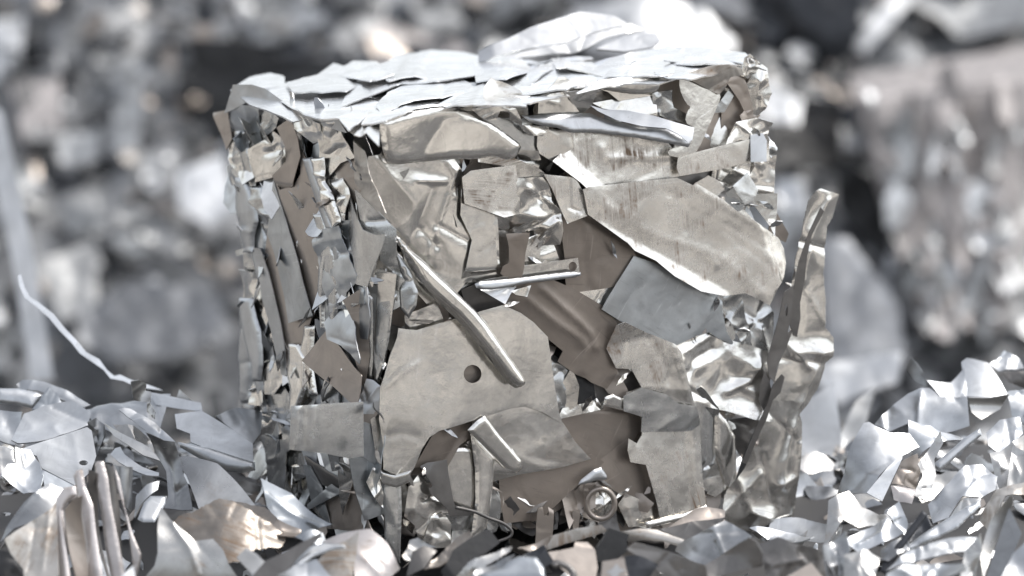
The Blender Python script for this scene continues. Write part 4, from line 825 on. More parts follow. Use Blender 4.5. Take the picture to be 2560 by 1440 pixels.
S('metal_strip', 'G', [(2050,1390),(2230,1338),(2290,1280),(2362,1248),(2500,1258),(2565,1350),(2572,1440),(2080,1440)], 'blue', 'smooth', 'pale blue rounded strip at the bottom edge in the middle', tilt=45, dd=-.09, cat='metal strip', pillow=(9, 18))
S('metal_sheet', 'G', [(1960,1440),(2040,1340),(2230,1270),(2330,1240),(2250,1340),(2060,1400)], 'grey', 'crush', 'crinkled grey scrap left of the pale blue rounded strip', tilt=50, dd=-.08)
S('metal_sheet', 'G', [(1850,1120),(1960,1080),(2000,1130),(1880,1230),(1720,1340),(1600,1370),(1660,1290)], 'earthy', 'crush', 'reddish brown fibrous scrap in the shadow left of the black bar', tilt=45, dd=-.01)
S('metal_sheet', 'G', [(-60,800),(60,800),(330,880),(420,960),(520,1060),(380,1100),(200,1140),(60,1230),(-30,1150)], 'earthy', 'crush', 'brown smeared sheet corner under the pale blue pointed one', tilt=52, dd=-.02, jag=1.0, k=.7)
S('metal_sheet', 'G', [(100,1260),(180,1180),(260,1230),(330,1300),(230,1400)], 'light', 'flat', 'light square ended plate left of the dark blade', tilt=48, dd=-.1)
S('metal_sheet', 'G', [(430,980),(620,1040),(600,1110),(460,1110),(330,1060)], 'brown', 'plate', 'brown lilac plate under the pale blue pointed sheet', tilt=50, dd=-.02)
S('metal_bar', 'H', [(265,1082),(450,1028),(650,998),(702,1050),(500,1112),(360,1152),(205,1205),(228,1150)], 'stained', 'flat', 'beige flat bar with square ends below the fork', tilt=14, dd=-.03, cat='metal bar', curl=(3, 4))
S('metal_bar', 'H', [(868,1140),(805,1052),(960,1028),(1090,1038),(1200,1078),(1315,1120),(1272,1172),(1150,1132),(1000,1122)], 'stained', 'smooth', 'arched beige bar with a brown smear', tilt=12, dd=-.03, cat='metal bar', curl=(3, 4))
S('metal_block', 'H', [(712,1023),(872,1078),(852,1140),(872,1200),(750,1292),(610,1292),(620,1180),(680,1090)], 'black', 'flat', 'black square cornered plate between the two beige bars', tilt=20, yaw=15, dd=-.06, cat='metal plate', thick=12)
S('metal_plate', 'H', [(225,1222),(430,1180),(442,1130),(540,1128),(602,1200),(622,1340),(602,1440),(430,1440),(280,1302)], 'brown', 'flat', 'brown notched plate at the bottom below the square beige bar', tilt=35, dd=-.06, cat='metal plate')
tube_o = tube('metal_hook', 'H', [(270,1330),(300,1305),(385,1338),(428,1395),(418,1440)], dict(tilt=35, dd=-.08), 0, 4.5, 'dark')
tube_o['label'] = 'bent dark hook on the brown notched plate'; tube_o['category'] = 'metal hook'
S('metal_sheet', 'H', [(148,1262),(202,1188),(272,1290),(190,1345)], 'steel', 'flat', 'tiny dark blue square scrap left of the brown notched plate', tilt=40, dd=-.08)
S('metal_sheet', 'H', [(-40,1290),(60,1220),(190,1178),(212,1212),(150,1262),(0,1275)], 'steel', 'plate', 'dark blue grey strip above the pale blue rounded one', tilt=45, dd=-.06)
S('metal_plate', 'H', [(658,1292),(832,1262),(872,1440),(648,1440)], 'brown', 'flat', 'brown plate at the bottom edge carrying a small star shaped tab', tilt=30, dd=-.08, cat='metal plate')
S('metal_tab', 'H', [(688,1372),(740,1350),(772,1308),(800,1345),(845,1360),(800,1382),(760,1440),(720,1400)], 'light', 'flat', 'small star shaped tab on the brown plate', tilt=40, dd=-.10, cat='metal tab')
S('metal_sheet', 'H', [(-20,1215),(60,1165),(215,1130),(250,1132),(195,1205),(80,1225)], 'brown', 'dent', 'brown curved scrap left end of the beige bars', tilt=45, dd=-.03)
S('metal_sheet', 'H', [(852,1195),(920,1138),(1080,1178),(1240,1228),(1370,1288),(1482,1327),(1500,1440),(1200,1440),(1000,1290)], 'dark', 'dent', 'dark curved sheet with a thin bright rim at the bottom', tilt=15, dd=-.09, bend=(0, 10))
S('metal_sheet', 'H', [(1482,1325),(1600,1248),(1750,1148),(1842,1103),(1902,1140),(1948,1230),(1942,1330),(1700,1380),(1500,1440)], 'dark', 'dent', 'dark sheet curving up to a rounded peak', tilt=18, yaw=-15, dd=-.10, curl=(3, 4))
S('metal_sheet', 'H', [(1262,1172),(1420,1080),(1642,958),(1800,1050),(1852,1108),(1750,1152),(1600,1250),(1482,1322),(1370,1286),(1240,1222)], 'grey', 'dent', 'banded grey sheet behind the dark peaked one', tilt=28, dd=-.03, k=1.3, grain=50)  # a pale sheet coloured grey for the shadow at the bale's foot
S('metal_sheet', 'H', [(1902,1142),(2060,1098),(2200,1158),(2340,1178),(2422,1210),(2465,1330),(2480,1440),(1985,1440),(1950,1300)], 'dark', 'crush', 'dark brown crumpled foil below the torn sheet', tilt=30, dd=-.06, k=1.3)
S('metal_sheet', 'H', [(2090,1440),(2330,1300),(2440,1440)], 'brown', 'flat', 'brown pointed plate in front of the dark brown foil', tilt=30, dd=-.1)
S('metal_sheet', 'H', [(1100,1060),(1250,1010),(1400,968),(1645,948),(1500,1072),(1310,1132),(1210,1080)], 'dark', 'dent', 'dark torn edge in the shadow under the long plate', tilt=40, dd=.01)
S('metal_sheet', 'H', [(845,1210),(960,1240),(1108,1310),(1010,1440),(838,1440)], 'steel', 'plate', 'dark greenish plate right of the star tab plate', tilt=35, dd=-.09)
S('metal_sheet', 'H', [(1400,860),(1490,850),(1640,880),(1640,960),(1400,980),(1180,1020)], 'brown', 'plate', 'brown plate wedged under the bottom right of the bale', tilt=50, dd=.02)

# --- crumpled pile on the right
def W(pts, mat, style, label, tilt=50, yaw=0, dd=0.0, name='crumpled_sheet', cat='crumpled sheet', **kw):
    return S(name, 'R', pts, mat, style, label, tilt, yaw, dd, cat, **kw)
W([(728,500),(760,490),(795,510),(880,542),(990,510),(1052,590),(992,652),(880,762),(760,922),(640,902),(525,902),(600,780),(640,660)], 'bright', 'dent', 'large bright white sheet hanging over the left side of the right pile', 42, -20, .05, k=1.3)
W([(795,512),(900,400),(1000,320),(1080,288),(1132,288),(1192,350),(1362,350),(1375,492),(1200,534),(1050,532),(1000,503),(885,546)], 'bright', 'crush', 'bright folded sheet along the upper left of the right pile', 50, -10, .07, ridges=[([(1080,300),(1060,510)], 20, 8)])
W([(998,190),(1005,140),(1024,112),(1060,150),(1084,182),(1112,252),(1150,300),(1198,358),(1100,285),(1040,252)], 'bright', 'dent', 'small twisted tip pointing up from the right pile', 10, 0, .08, 'metal_strip', 'metal strip')
W([(1115,255),(1262,260),(1342,188),(1365,352),(1200,352)], 'bright', 'plate', 'white plate between the twisted tip and the pale blue plate', 50, 0, .1)
W([(1328,118),(1360,98),(1402,110),(1492,140),(1562,240),(1615,325),(1500,352),(1360,342)], 'bright', 'smooth', 'pale blue plate with a rounded shoulder at the top of the right pile', 55, 5, .1, 'metal_sheet', 'metal sheet', grain=10)
W([(1365,352),(1500,352),(1612,330),(1562,422),(1440,484),(1388,442)], 'light', 'smooth', 'beige underside below the pale blue plate', 10, 5, .08, 'metal_sheet', 'metal sheet')
W([(1495,150),(1550,110),(1592,58),(1682,110),(1705,180),(1600,192),(1550,202)], 'bright', 'crush', 'bright crinkled peak at the upper right corner of the right pile', 40, 10, .12)
W([(1575,198),(1720,185),(1740,300),(1620,262)], 'dark', 'dent', 'dark hollow sheet under the bright crinkled peak', 20, 0, .12)
W([(972,692),(965,725),(842,985),(748,932),(880,772)], 'bright', 'flat', 'narrow white fold along the edge of the large white sheet', 25, 20, .02)
W([(1000,510),(1200,536),(1400,500),(1422,532),(1252,592),(1132,642),(1060,682),(1000,642)], 'bright', 'crush', 'rumpled white sheet in the middle of the upper right pile', 50, 0, .05)
W([(1148,762),(1252,680),(1340,600),(1440,538),(1452,582),(1352,662),(1262,742),(1192,802)], 'bright', 'smooth', 'bright rounded strip slanting up to the right', 45, -10, .02, 'metal_strip', 'metal strip', pillow=(10, 14))
W([(1058,762),(1142,642),(1192,578),(1212,640),(1162,722),(1172,832),(1112,1002),(1025,972),(1090,832)], 'light', 'foil', 'knotted foil left of the bright rounded strip', 40, 0, .0, k=1.1)
W([(1128,962),(1252,862),(1352,762),(1452,758),(1545,840),(1532,922),(1440,962),(1330,962),(1250,1062),(1158,1082)], 'bright', 'foil', 'broad wrinkled foil in the centre of the right pile', 52, 0, .0)
W([(1478,560),(1562,478),(1682,468),(1705,550),(1622,662),(1560,702),(1490,652)], 'bright', 'crush', 'pale creased sheet right of the bright rounded strip', 50, 0, .05)
W([(1600,330),(1740,295),(1740,545),(1640,472)], 'bright', 'crush', 'pale blue crease cut by the right edge, below the dark hollow', 45, 0, .08)
W([(1495,702),(1562,682),(1642,622),(1740,555),(1740,705),(1622,905),(1555,902)], 'light', 'foil', 'beige folded foil at the right edge, halfway up the pile', 40, 0, .02)
W([(515,982),(640,918),(722,1000),(832,1012),(945,978),(902,1032),(702,1132),(602,1102),(522,1222),(485,1285),(508,1100)], 'light', 'foil', 'crinkled grey foil at the left foot of the right pile', 45, 0, -.02)
W([(615,1222),(722,1148),(872,1068),(975,1192),(852,1242),(702,1292),(638,1252)], 'bright', 'crush', 'bright ridged foil right of the left foot', 50, 0, -.03, ridges=[([(870,1075),(840,1180),(700,1250)], 18, 9)])
W([(878,1040),(942,988),(1003,1132),(982,1195),(870,1062)], 'bright', 'dent', 'small bright fin standing behind the thin dark strut', 35, 20, -.01)
W([(830,1410),(850,1350),(965,1200),(1088,1038),(1122,1068),(1040,1180),(955,1290),(870,1440)], 'steel', 'smooth', 'thin dark strut leaning across the right pile', 35, 0, -.06, 'metal_bar', 'metal bar', pillow=(6, 8))
W([(968,1262),(1152,1142),(1252,1082),(1422,990),(1442,958),(1442,1022),(1302,1152),(1102,1242),(1000,1285)], 'bright', 'dent', 'long pale strip slanting right of the thin dark strut', 45, 0, -.04, 'metal_strip', 'metal strip', pillow=(8, 14))
W([(995,1292),(1252,1208),(1422,1188),(1435,1240),(1352,1292),(1102,1342),(952,1372),(868,1405)], 'bright', 'crush', 'pale rolled sheet low in the middle of the right pile', 48, 0, -.07)
W([(1345,1292),(1432,1208),(1445,1300),(1395,1480),(1312,1480)], 'light', 'foil', 'crushed column of foil at the lower right', 35, 0, -.08)
W([(1470,1480),(1522,1300),(1618,1020),(1695,1180),(1642,1302),(1570,1480)], 'grey', 'flat', 'flat grey blade standing in the lower right corner', 25, -10, -.1, 'metal_shard', 'metal shard')
W([(1440,1300),(1502,1100),(1602,958),(1622,1012),(1512,1302),(1430,1480)], 'light', 'smooth', 'pale strip beside the flat grey blade', 25, 10, -.09, 'metal_strip', 'metal strip')
W([(1440,1042),(1542,898),(1740,878),(1740,965),(1592,962),(1502,1102)], 'stained', 'foil', 'beige knotted foil above the flat grey blade', 45, 0, -.06)
W([(1560,1480),(1642,1302),(1740,1235),(1740,1480)], 'bright', 'plate', 'bright plate in the bottom right corner', 45, 0, -.12, 'metal_sheet', 'metal sheet')
W([(478,1282),(612,1198),(642,1302),(602,1480),(510,1480)], 'grey', 'foil', 'grey wrinkled foil beside the dark brown foil', 45, 0, -.08)
W([(612,1312),(752,1280),(832,1322),(785,1480),(612,1480)], 'light', 'foil', 'glinting foil at the bottom of the right pile', 45, 0, -.09)
W([(868,1450),(1002,1378),(1202,1358),(1335,1402),(1340,1480),(868,1480)], 'bright', 'crush', 'pale crushed sheet at the bottom edge of the right pile', 50, 0, -.1)
W([(895,890),(1055,895),(1025,995),(915,965)], 'rosy', 'dent', 'brownish curl in the hollow under the large white sheet', 50, 0, .03)
W([(960,740),(1060,690),(1080,800),(1050,900),(900,880)], 'brown', 'crush', 'dark inner sheet in the hollow of the right pile', 30, 0, .05)
W([(30,1190),(150,1170),(310,1180),(425,1240),(400,1278),(130,1215)], 'bright', 'plate', 'flat bright sheet just behind the foot of the torn sheet', 65, 0, .15)
W([(1250,1070),(1340,965),(1440,970),(1400,1060),(1290,1130)], 'light', 'foil', 'small crumpled wad below the broad wrinkled foil', 45, 0, -.03)
W([(1640,640),(1740,700),(1740,890),(1600,900)], 'light', 'crush', 'tan creased sheet at the right edge above the knotted foil', 40, 0, -.02)
W([(1000,1130),(1110,1080),(1150,1140),(1010,1240)], 'steel', 'crush', 'dark pocket of foil beside the thin dark strut', 45, 0, .0)
W([(840,1250),(1000,1190),(1010,1270),(880,1350),(830,1330)], 'grey', 'foil', 'dull foil left of the pale rolled sheet', 45, 0, -.04)

# ------------------------------------------------------------------ the ground: a mound here, a hollow behind it, a heap beyond
def slope_z(y): return float(np.interp(y, (-400, -15, -11, -8, -5, 1.5, 3.6, 4.4, 5.2, 5.7, 6.6, 10.6, 12.2, 13.9, 16, 4000), (-.55, -.5, 1.6, 1.4, -.5, -.45, -.15, -.065, -.005, -.08, -1.45, -1.85, -1.55, .05, .5, .6)))  # the rise behind the camera is added, a dark band for reflections
def gz(x, y):
    z = slope_z(y)
    if 3.4 < y < 6.0:
        z += .085 * math.exp(-((x + .62) / .25) ** 2) * math.exp(-((y - 5.0) / .35) ** 2) + .07 * math.exp(-((x - .68) / .22) ** 2) * math.exp(-((y - 5.0) / .4) ** 2)
        z += .018 * noise.noise(Vector((x * 7, y * 7, 1)))
    if 8 < y < 30: z += .22 * noise.noise(Vector((x * 1.3, y * 1.3, 4))) + .08 * noise.noise(Vector((x * 4, y * 4, 9)))
    return z
def ground():
    gx = np.unique(np.concatenate((np.linspace(-1.6, 1.6, 81), np.linspace(-7, 7, 71), np.array((-2500, -800, -250, -90, -40, -20, -12, 12, 20, 40, 90, 250, 800, 2500.)))))
    gy = np.unique(np.concatenate((np.linspace(3.4, 6.8, 100), np.linspace(6.8, 17, 90), np.array((-2500, -800, -250, -90, -40, -20, -15, -13, -11, -9.5, -8, -6.5, -5, -2, 0, 1, 2, 2.8, 20, 26, 40, 90, 250, 800, 2500.)))))
    V = [(x, y, gz(x, y)) for y in gy for x in gx]; n = len(gx)
    Fc = [(j * n + i, j * n + i + 1, (j + 1) * n + i + 1, (j + 1) * n + i) for j in range(len(gy) - 1) for i in range(n - 1)]
    m = bpy.data.materials.new('yard_dirt'); m.use_nodes = True; nt = m.node_tree; b = nt.nodes['Principled BSDF']
    tc = nt.nodes.new('ShaderNodeTexCoord'); nz = nt.nodes.new('ShaderNodeTexNoise'); nz.inputs['Scale'].default_value = 0.9; nz.inputs['Detail'].default_value = 9
    cr = nt.nodes.new('ShaderNodeValToRGB'); cr.color_ramp.elements[0].position = .43; cr.color_ramp.elements[0].color = (.12, .11, .10, 1); cr.color_ramp.elements[1].position = .57; cr.color_ramp.elements[1].color = (.60, .56, .50, 1)  # strong pale and dark patches, set for the metal to reflect
    nt.links.new(tc.outputs['Object'], nz.inputs['Vector']); nt.links.new(nz.outputs['Fac'], cr.inputs['Fac']); nt.links.new(cr.outputs[0], b.inputs['Base Color']); b.inputs['Roughness'].default_value = .9
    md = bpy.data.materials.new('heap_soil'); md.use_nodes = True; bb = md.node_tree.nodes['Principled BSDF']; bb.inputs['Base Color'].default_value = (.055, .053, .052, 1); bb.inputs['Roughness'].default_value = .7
    MATS['yard_dirt'] = m
    mh = bpy.data.materials.new('matted_scrap'); mh.use_nodes = True; nt = mh.node_tree; b = nt.nodes['Principled BSDF']
    tc = nt.nodes.new('ShaderNodeTexCoord'); vo = nt.nodes.new('ShaderNodeTexVoronoi'); vo.inputs['Scale'].default_value = 9.0
    sx = nt.nodes.new('ShaderNodeSeparateColor'); cr = nt.nodes.new('ShaderNodeValToRGB'); cr.color_ramp.elements[0].color = (.025, .027, .03, 1); cr.color_ramp.elements[1].color = (.33, .335, .34, 1)
    nt.links.new(tc.outputs['Object'], vo.inputs['Vector']); nt.links.new(vo.outputs['Color'], sx.inputs[0]); nt.links.new(sx.outputs[0], cr.inputs['Fac']); nt.links.new(cr.outputs[0], b.inputs['Base Color'])
    b.inputs['Metallic'].default_value = .5; b.inputs['Roughness'].default_value = .45
    bp = nt.nodes.new('ShaderNodeBump'); bp.inputs['Strength'].default_value = 1.0; bp.inputs['Distance'].default_value = .08; nt.links.new(sx.outputs[1], bp.inputs['Height']); nt.links.new(bp.outputs[0], b.inputs['Normal'])
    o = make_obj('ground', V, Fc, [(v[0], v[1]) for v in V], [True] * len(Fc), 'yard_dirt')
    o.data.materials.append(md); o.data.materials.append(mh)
    for p in o.data.polygons:
        c = o.matrix_basis @ p.center
        if 8.0 < c.y < 20 and abs(c.x) < 9: p.material_index = 2
        elif (3.3 < c.y < 24 and abs(c.x) < 9) or -16 < c.y < -5.5: p.material_index = 1
    o['kind'] = 'structure'; o['label'] = 'bare yard ground rising into a dark scrap heap'; o['category'] = 'ground'
ground()

# lesser crumpled scraps filling the piles
FILL = {'light': 'pale crumpled scrap lying among the loose pieces of the near pile', 'bright': 'bright crumpled scrap lying among the loose pieces of the near pile',
        'grey': 'grey crumpled scrap lying among the loose pieces of the near pile', 'blue': 'blue grey crumpled scrap lying among the loose pieces of the near pile',
        'brown': 'brown scrap lying among the loose pieces of the near pile', 'dark': 'dark scrap lying among the loose pieces of the near pile'}
def fill_near(n, x0, x1, y0, y1, mats, style, smin, smax, seed, dz=(.0, .03), wob=.4):
    rng = random.Random(seed)
    for _ in range(n):
        x, y = rng.uniform(x0, x1), rng.uniform(y0, y1); m_ = rng.choice(mats); b = Batch()
        d = free_sheet(rng, rng.uniform(smin, smax), rng.uniform(.35, .95), frame_for((x, y, gz(x, y) + rng.uniform(*dz)), (0, -.55, .83), rng, wob), style, rng.uniform(.8, 1.3), div=16, roll=rng.uniform(-2.2, 2.2))
        if d is None: continue
        b.add(d); o = b.obj('metal_scrap', 'pile_' + m_ if 'pile_' + m_ in MATS else m_); o['label'] = FILL[m_]; o['category'] = 'metal scrap'; o['group'] = m_ + ' scraps of the near pile'
fill_near(46, .36, .98, 4.3, 5.25, ('bright', 'light', 'blue', 'grey', 'grey'), 'crush', .09, .19, 51, (-.03, .0), .22)
fill_near(80, -.85, -.25, 4.3, 5.3, ('bright', 'light', 'blue', 'grey', 'dark'), 'crush', .06, .14, 52, (-.025, .0))
fill_near(60, -.4, .45, 4.3, 4.62, ('brown', 'dark', 'dark', 'dark', 'grey'), 'crush', .04, .10, 53, (-.015, .015))  # mostly dark metals, painting the bale's shadow along its foot

# fine scrap lying over the mound and the heap, too much of it to count
def litter(name, mat, num, seed, place, smin, smax, wob, style='crush', div=6):
    rng = random.Random(seed); b = Batch()
    for _ in range(num):
        p, n = place(rng); b.add(free_sheet(rng, rng.uniform(smin, smax), rng.uniform(.25, .9), frame_for(p, n, rng, wob), style, rng.uniform(.5, 1.2), div=div, roll=rng.uniform(-1.8, 1.8)))
    o = b.obj(name, mat); o['kind'] = 'stuff'; return o
def near(rng):
    x, y = rng.uniform(-.95, 1.0), rng.uniform(3.9, 5.75); return (x, y, gz(x, y) + rng.uniform(-.012, .012)), (0, -.35, .94)
for m, n, sd in (('light', 420, 21), ('bright', 300, 22), ('grey', 620, 23), ('brown', 520, 24), ('dark', 620, 25)):
    o = litter('scrap_litter', 'pile_' + m if 'pile_' + m in MATS else m, n, sd, near, .02, .075, .5); o['label'] = 'small loose scrap covering the mound'; o['category'] = 'scrap litter'
def far(rng):
    y = rng.uniform(11.4, 14.6) if rng.random() < .75 else rng.uniform(6.6, 11.4); x = rng.uniform(-.3 * y + .2, .3 * y - .2) * .85; return (x, y, gz(x, y) + rng.uniform(-.02, .10)), (0, -.6, .8)
for m, n, sd in (('far_light', 1500, 31), ('far_bright', 800, 32), ('far_grey', 1500, 33), ('brown', 700, 34), ('dark', 500, 35), ('steel', 500, 36)):
    o = litter('heap_litter', m, n, sd, far, .04, .19, .5, 'crush', 5); o['label'] = 'blurred small scrap covering the far heap'; o['category'] = 'scrap litter'

# ------------------------------------------------------------------ the far heap: big pieces one can tell apart, then many lesser ones
FAR = Plane((0, 12.3, -1.42), (0, -.66, .75))
def B(name, pts, mat, style, label, cat='scrap sheet', tilt=40, yaw=0, lift=0.0, group=None, depth=None, parent=None, **kw):
    mat = {'light': 'far_light', 'bright': 'far_bright', 'rosy': 'far_rosy', 'grey': 'far_grey'}.get(mat, mat)
    P0 = np.array(pts, float); c = (P0.min(0) + P0.max(0)) / 2
    if depth is None: depth = float((FAR.hit(c[None], .10 + lift)[0] - CAM) @ AX)
    global MM
    old, MM = MM, depth / FPX
    t, y = R(tilt), R(yaw)
    pl = Plane(at_depth(c[0], c[1], depth), (math.sin(y) * math.cos(t), -math.cos(y) * math.cos(t), math.sin(t)))
    s = depth / 4.8
    kw.setdefault('k', 1.0); kw['k'] *= 3.0
    o = piece(name, 'S', pts, pl, 0, mat, style, parent, label, cat, group, space=kw.pop('space', 13), thick=4, rnd=8, **kw)
    MM = old
    return o

B('scrap_sheet', [(585,-20),(770,-20),(805,60),(765,120),(690,135),(615,110)], 'bright', 'crush', 'blurred pale blue white bulge above the black sheet', tilt=45)
B('scrap_sheet', [(755,-20),(850,-15),(1015,80),(1000,125),(900,112),(800,55)], 'light', 'plate', 'blurred cream panel slanting down to the right at the top', tilt=40)
B('scrap_sheet', [(890,-20),(1100,-20),(1165,60),(1100,92),(1000,60)], 'light', 'plate', 'blurred cream panel at the top, the upper one of two', tilt=45)
B('scrap_sheet', [(465,95),(620,98),(700,140),(900,150),(905,185),(640,205),(560,190),(485,170)], 'black', 'plate', 'blurred sheet coloured black as shadow above the left top corner of the bale', tilt=10, lift=.1)  # black colour stands in for deep shadow here
B('scrap_sheet', [(440,150),(640,190),(900,175),(890,260),(560,420),(480,400),(450,300)], 'black', 'crush', 'blurred sheet coloured black as a shaded gap left of the top of the bale', tilt=20, lift=.05)  # black sheet painting the dark gaps of the heap
B('scrap_sheet', [(1380,60),(1460,15),(1640,0),(1765,28),(1838,90),(1832,155),(1700,175),(1500,122)], 'bright', 'dent', 'blurred large white sheet behind the raised flap', tilt=50, lift=.1)
B('scrap_sheet', [(285,180),(340,145),(362,250),(340,405),(278,405)], 'light', 'smooth', 'blurred tall pale green grey strip in the upper left', tilt=30)
B('scrap_sheet', [(355,130),(485,105),(505,180),(440,235),(368,212)], 'grey', 'dent', 'blurred greenish grey sheet right of the tall pale strip', tilt=40)
B('scrap_strip', [(-20,260),(8,280),(40,430),(85,640),(135,950),(78,955),(30,650),(-20,420)], 'bright', 'smooth', 'blurred long white strip leaning at the left edge', 'scrap strip', tilt=30, depth=8.2)
B('scrap_sheet', [(195,780),(330,698),(520,728),(575,800),(470,885),(280,905),(195,862)], 'grey', 'dent', 'blurred broad light grey sheet above the left pile', tilt=45, lift=.1)
B('scrap_sheet', [(445,430),(560,385),(590,520),(520,565),(448,522)], 'bright', 'dent', 'blurred white sheet just left of the bale', tilt=45, lift=.15)
B('scrap_sheet', [(95,660),(240,595),(245,760),(150,805)], 'light', 'dent', 'blurred light sheet near the left, above the thin twisted strip', tilt=50)
B('scrap_sheet', [(135,500),(240,478),(262,560),(168,572)], 'light', 'crush', 'blurred pale glinting lump in the dark left area', tilt=50)
B('scrap_sheet', [(25,210),(150,198),(155,330),(58,352)], 'rosy', 'dent', 'blurred brownish grey sheet near the upper left corner', tilt=40)
B('scrap_sheet', [(128,340),(250,328),(245,402),(150,402)], 'light', 'crush', 'blurred pale lump under the brownish grey sheet', tilt=45)
B('scrap_sheet', [(-20,60),(62,38),(52,150),(-20,205)], 'bright', 'plate', 'blurred pale blue sheet in the upper left corner', tilt=45)
B('scrap_sheet', [(2130,112),(2232,-15),(2300,-15),(2165,124)], 'bright', 'plate', 'blurred narrow white sheet at the top right', tilt=50)
B('scrap_sheet', [(2235,-20),(2590,-20),(2590,85),(2400,85),(2345,30)], 'light', 'dent', 'blurred cream sheet along the top right corner', tilt=45)
B('scrap_sheet', [(1875,-20),(2160,-20),(2135,130),(2050,205),(1915,182)], 'steel', 'crush', 'blurred dark sheet right of the large white one at the top', tilt=20)
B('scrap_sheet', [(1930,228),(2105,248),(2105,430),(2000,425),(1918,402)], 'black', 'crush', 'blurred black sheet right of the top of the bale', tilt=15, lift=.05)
B('scrap_sheet', [(2088,380),(2245,478),(2305,640),(2355,822),(2258,825),(2195,640),(2098,522)], 'black', 'crush', 'blurred black sheet darkening the hollow left of the rosy bale', tilt=10, lift=.0)  # solid sheet, its black colour makes the hollow dark
B('scrap_sheet', [(2045,600),(2120,595),(2245,760),(2265,905),(2120,965),(2068,862)], 'grey', 'plate', 'blurred flat grey plate just right of the torn sheet', tilt=42, depth=11.0)
B('scrap_sheet', [(1905,200),(2005,248),(1995,315),(1918,305)], 'bright', 'dent', 'blurred white patch behind the top right corner of the bale', tilt=45, lift=.2)
B('scrap_sheet', [(1935,450),(2012,458),(2025,525),(1948,525)], 'bright', 'crush', 'blurred white lump left of the torn sheet tip', tilt=45, lift=.2)
B('scrap_sheet', [(2078,560),(2132,600),(2190,725),(2118,690)], 'steel', 'dent', 'blurred blue grey strip beside the torn sheet', tilt=30, lift=.2)
B('scrap_sheet', [(2325,905),(2395,840),(2450,758),(2485,800),(2380,908)], 'bright', 'plate', 'blurred white strip above the right pile', tilt=45)
B('scrap_sheet', [(2015,900),(2255,888),(2245,965),(2100,1005)], 'bright', 'dent', 'blurred white sheet between torn sheet and right pile', tilt=55, depth=8.0)
B('scrap_sheet', [(1990,1020),(2085,955),(2105,1100),(2075,1310),(2000,1330),(1980,1150)], 'bright', 'smooth', 'blurred bright upright sheet right behind the torn sheet', tilt=28, depth=5.75)
B('scrap_sheet', [(2095,1100),(2140,1000),(2190,960),(2150,1120),(2100,1290)], 'light', 'dent', 'blurred pale upright sheet left of the right pile', tilt=40, depth=5.9)
B('scrap_sheet', [(2440,500),(2580,440),(2580,560)], 'light', 'crush', 'blurred pale corner at the right edge beside the rosy bale', tilt=45, lift=.1)
B('scrap_sheet', [(2480,250),(2580,200),(2580,330),(2500,320)], 'steel', 'crush', 'blurred dark notch at the right edge above the pale corner', tilt=25, lift=.3)
B('scrap_sheet', [(1100,-20),(1400,-20),(1380,60),(1180,75)], 'light', 'crush', 'blurred pale sheet at the top behind the middle of the bale', tilt=50)
B('scrap_sheet', [(960,60),(1160,95),(1180,140),(900,150)], 'rosy', 'crush', 'blurred grey brown sheet under the cream panels', tilt=40)

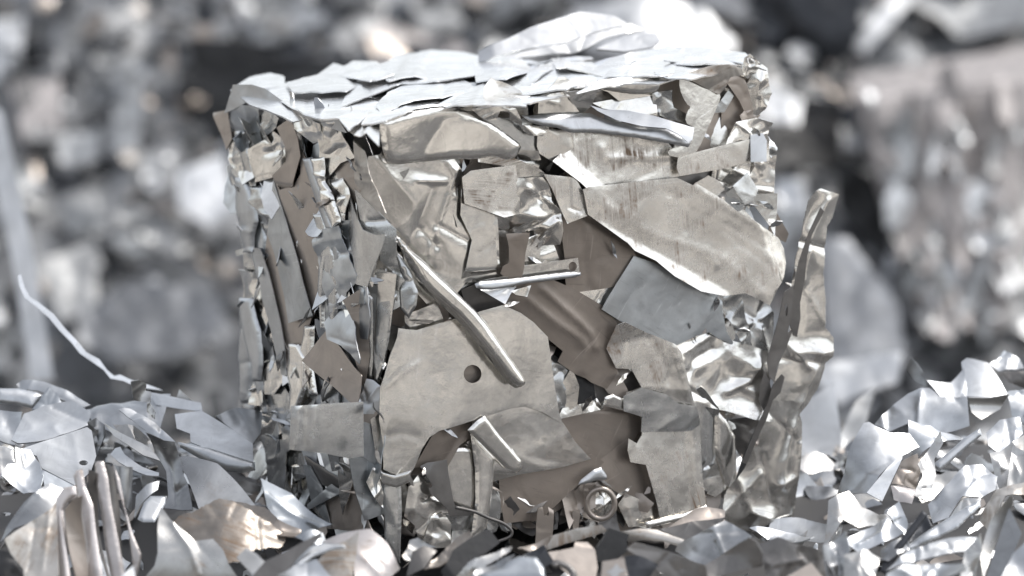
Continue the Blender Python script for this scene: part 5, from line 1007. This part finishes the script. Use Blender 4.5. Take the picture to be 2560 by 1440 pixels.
# another pressed bale in the heap, far out of focus: an upright block of the same crushed sheet
d0 = float((FAR.hit(np.array([[2330., 760.]]), 0)[0] - CAM) @ AX) - .35
RB = root('scrap_bale', tuple(at_depth(2340, 800, d0)), 'blurred rosy grey bale leaning in the heap behind the right pile', 'scrap bale')
def far_block():
    o = lambda x, y, dd: at_depth(x, y, d0 + dd)
    fr = [o(2150, 250, 0), o(2600, 200, .12), o(2500, 830, 0), o(2310, 815, -.05)]; bk = [o(2120, 190, .6), o(2600, 110, .7), o(2520, 790, .6), o(2290, 790, .55)]
    V, Fq = [], []; n = 26
    for a, b, c, d in ((fr[0], fr[1], fr[2], fr[3]), (bk[0], bk[1], fr[1], fr[0]), (bk[0], fr[0], fr[3], bk[3]), (fr[1], bk[1], bk[2], fr[2])):
        k0 = len(V); nn = np.cross(b - a, d - a); nn /= np.linalg.norm(nn)
        for j in range(n + 1):
            for i in range(n + 1):
                s_, t_ = i / n, j / n; p = (a * (1 - s_) + b * s_) * (1 - t_) + (d * (1 - s_) + c * s_) * t_
                q = Vector((p[0] * 9, p[1] * 9, p[2] * 3)); V.append(tuple(p + nn * (.035 * (abs(noise.noise(q)) - .2) + .02 * noise.noise(q * 3)) * (0 < i < n and 0 < j < n)))
        for j in range(n):
            for i in range(n): k = k0 + j * (n + 1) + i; Fq.append((k, k + n + 1, k + n + 2, k + 1))
    make_obj('core', V, Fq, [(v[0], v[2]) for v in V], [True] * len(Fq), 'far_rosy', RB)
    rg = random.Random(12)
    nf = np.cross(fr[1] - fr[0], fr[3] - fr[0]); nf /= np.linalg.norm(nf); nf = nf if nf[1] < 0 else -nf
    for i in range(70):
        s_, t_ = rg.random(), rg.random(); p = (fr[0] * (1 - s_) + fr[1] * s_) * (1 - t_) + (fr[3] * (1 - s_) + fr[2] * s_) * t_ + nf * .03
        b = Batch(); b.add(free_sheet(rg, rg.uniform(.12, .30), rg.uniform(.2, .5), frame_for(p, nf, rg, .3, math.pi / 2 + rg.gauss(0, .3)), 'crush', 1.6, thick=.003, roll=rg.uniform(-1.2, 1.2)))
        b.obj('pressed_sheet', rg.choice(('far_rosy', 'far_rosy', 'far_light', 'far_light', 'far_bright')), RB)
far_block()

HEAPG = 'blurred scrap pieces in the far heap'
KIND = {'light': ('pale', 'blurred pale crumpled sheet among many in the far heap'), 'bright': ('white', 'blurred gleaming white sheet among many in the far heap'), 'grey': ('grey', 'blurred grey crumpled sheet among many in the far heap'),
        'brown': ('brown', 'blurred brown grey sheet among many in the far heap'), 'dark': ('dark', 'blurred dark sheet among many in the far heap'), 'steel': ('blackish', 'blurred blackish steel sheet among many in the far heap')}
rng = random.Random(77)
for i in range(255):
    y = rng.uniform(11.3, 14.4) if rng.random() < .8 else rng.uniform(7.4, 11.3); x = rng.uniform(-.19 * y, .19 * y)
    m_ = rng.choices(('light', 'bright', 'grey', 'brown', 'dark', 'steel'), (6, 3, 6, 3, 3, 3) if x < .4 else (4, 2, 4, 2, 4, 6))[0]
    b = Batch(); b.add(free_sheet(rng, rng.uniform(.12, .38), rng.uniform(.3, .9), frame_for((x, y, gz(x, y) + rng.uniform(.03, .14)), (0, -.6, .75), rng, .45), rng.choice(('crush', 'foil', 'dent')), 1.8, div=10, thick=.003, roll=rng.uniform(-2, 2)))
    o = b.obj('scrap_sheet', {'light': 'far_light', 'bright': 'far_bright', 'grey': 'far_grey'}.get(m_, m_)); o['label'] = KIND[m_][1]; o['category'] = 'scrap sheet'; o['group'] = HEAPG + ', ' + KIND[m_][0]
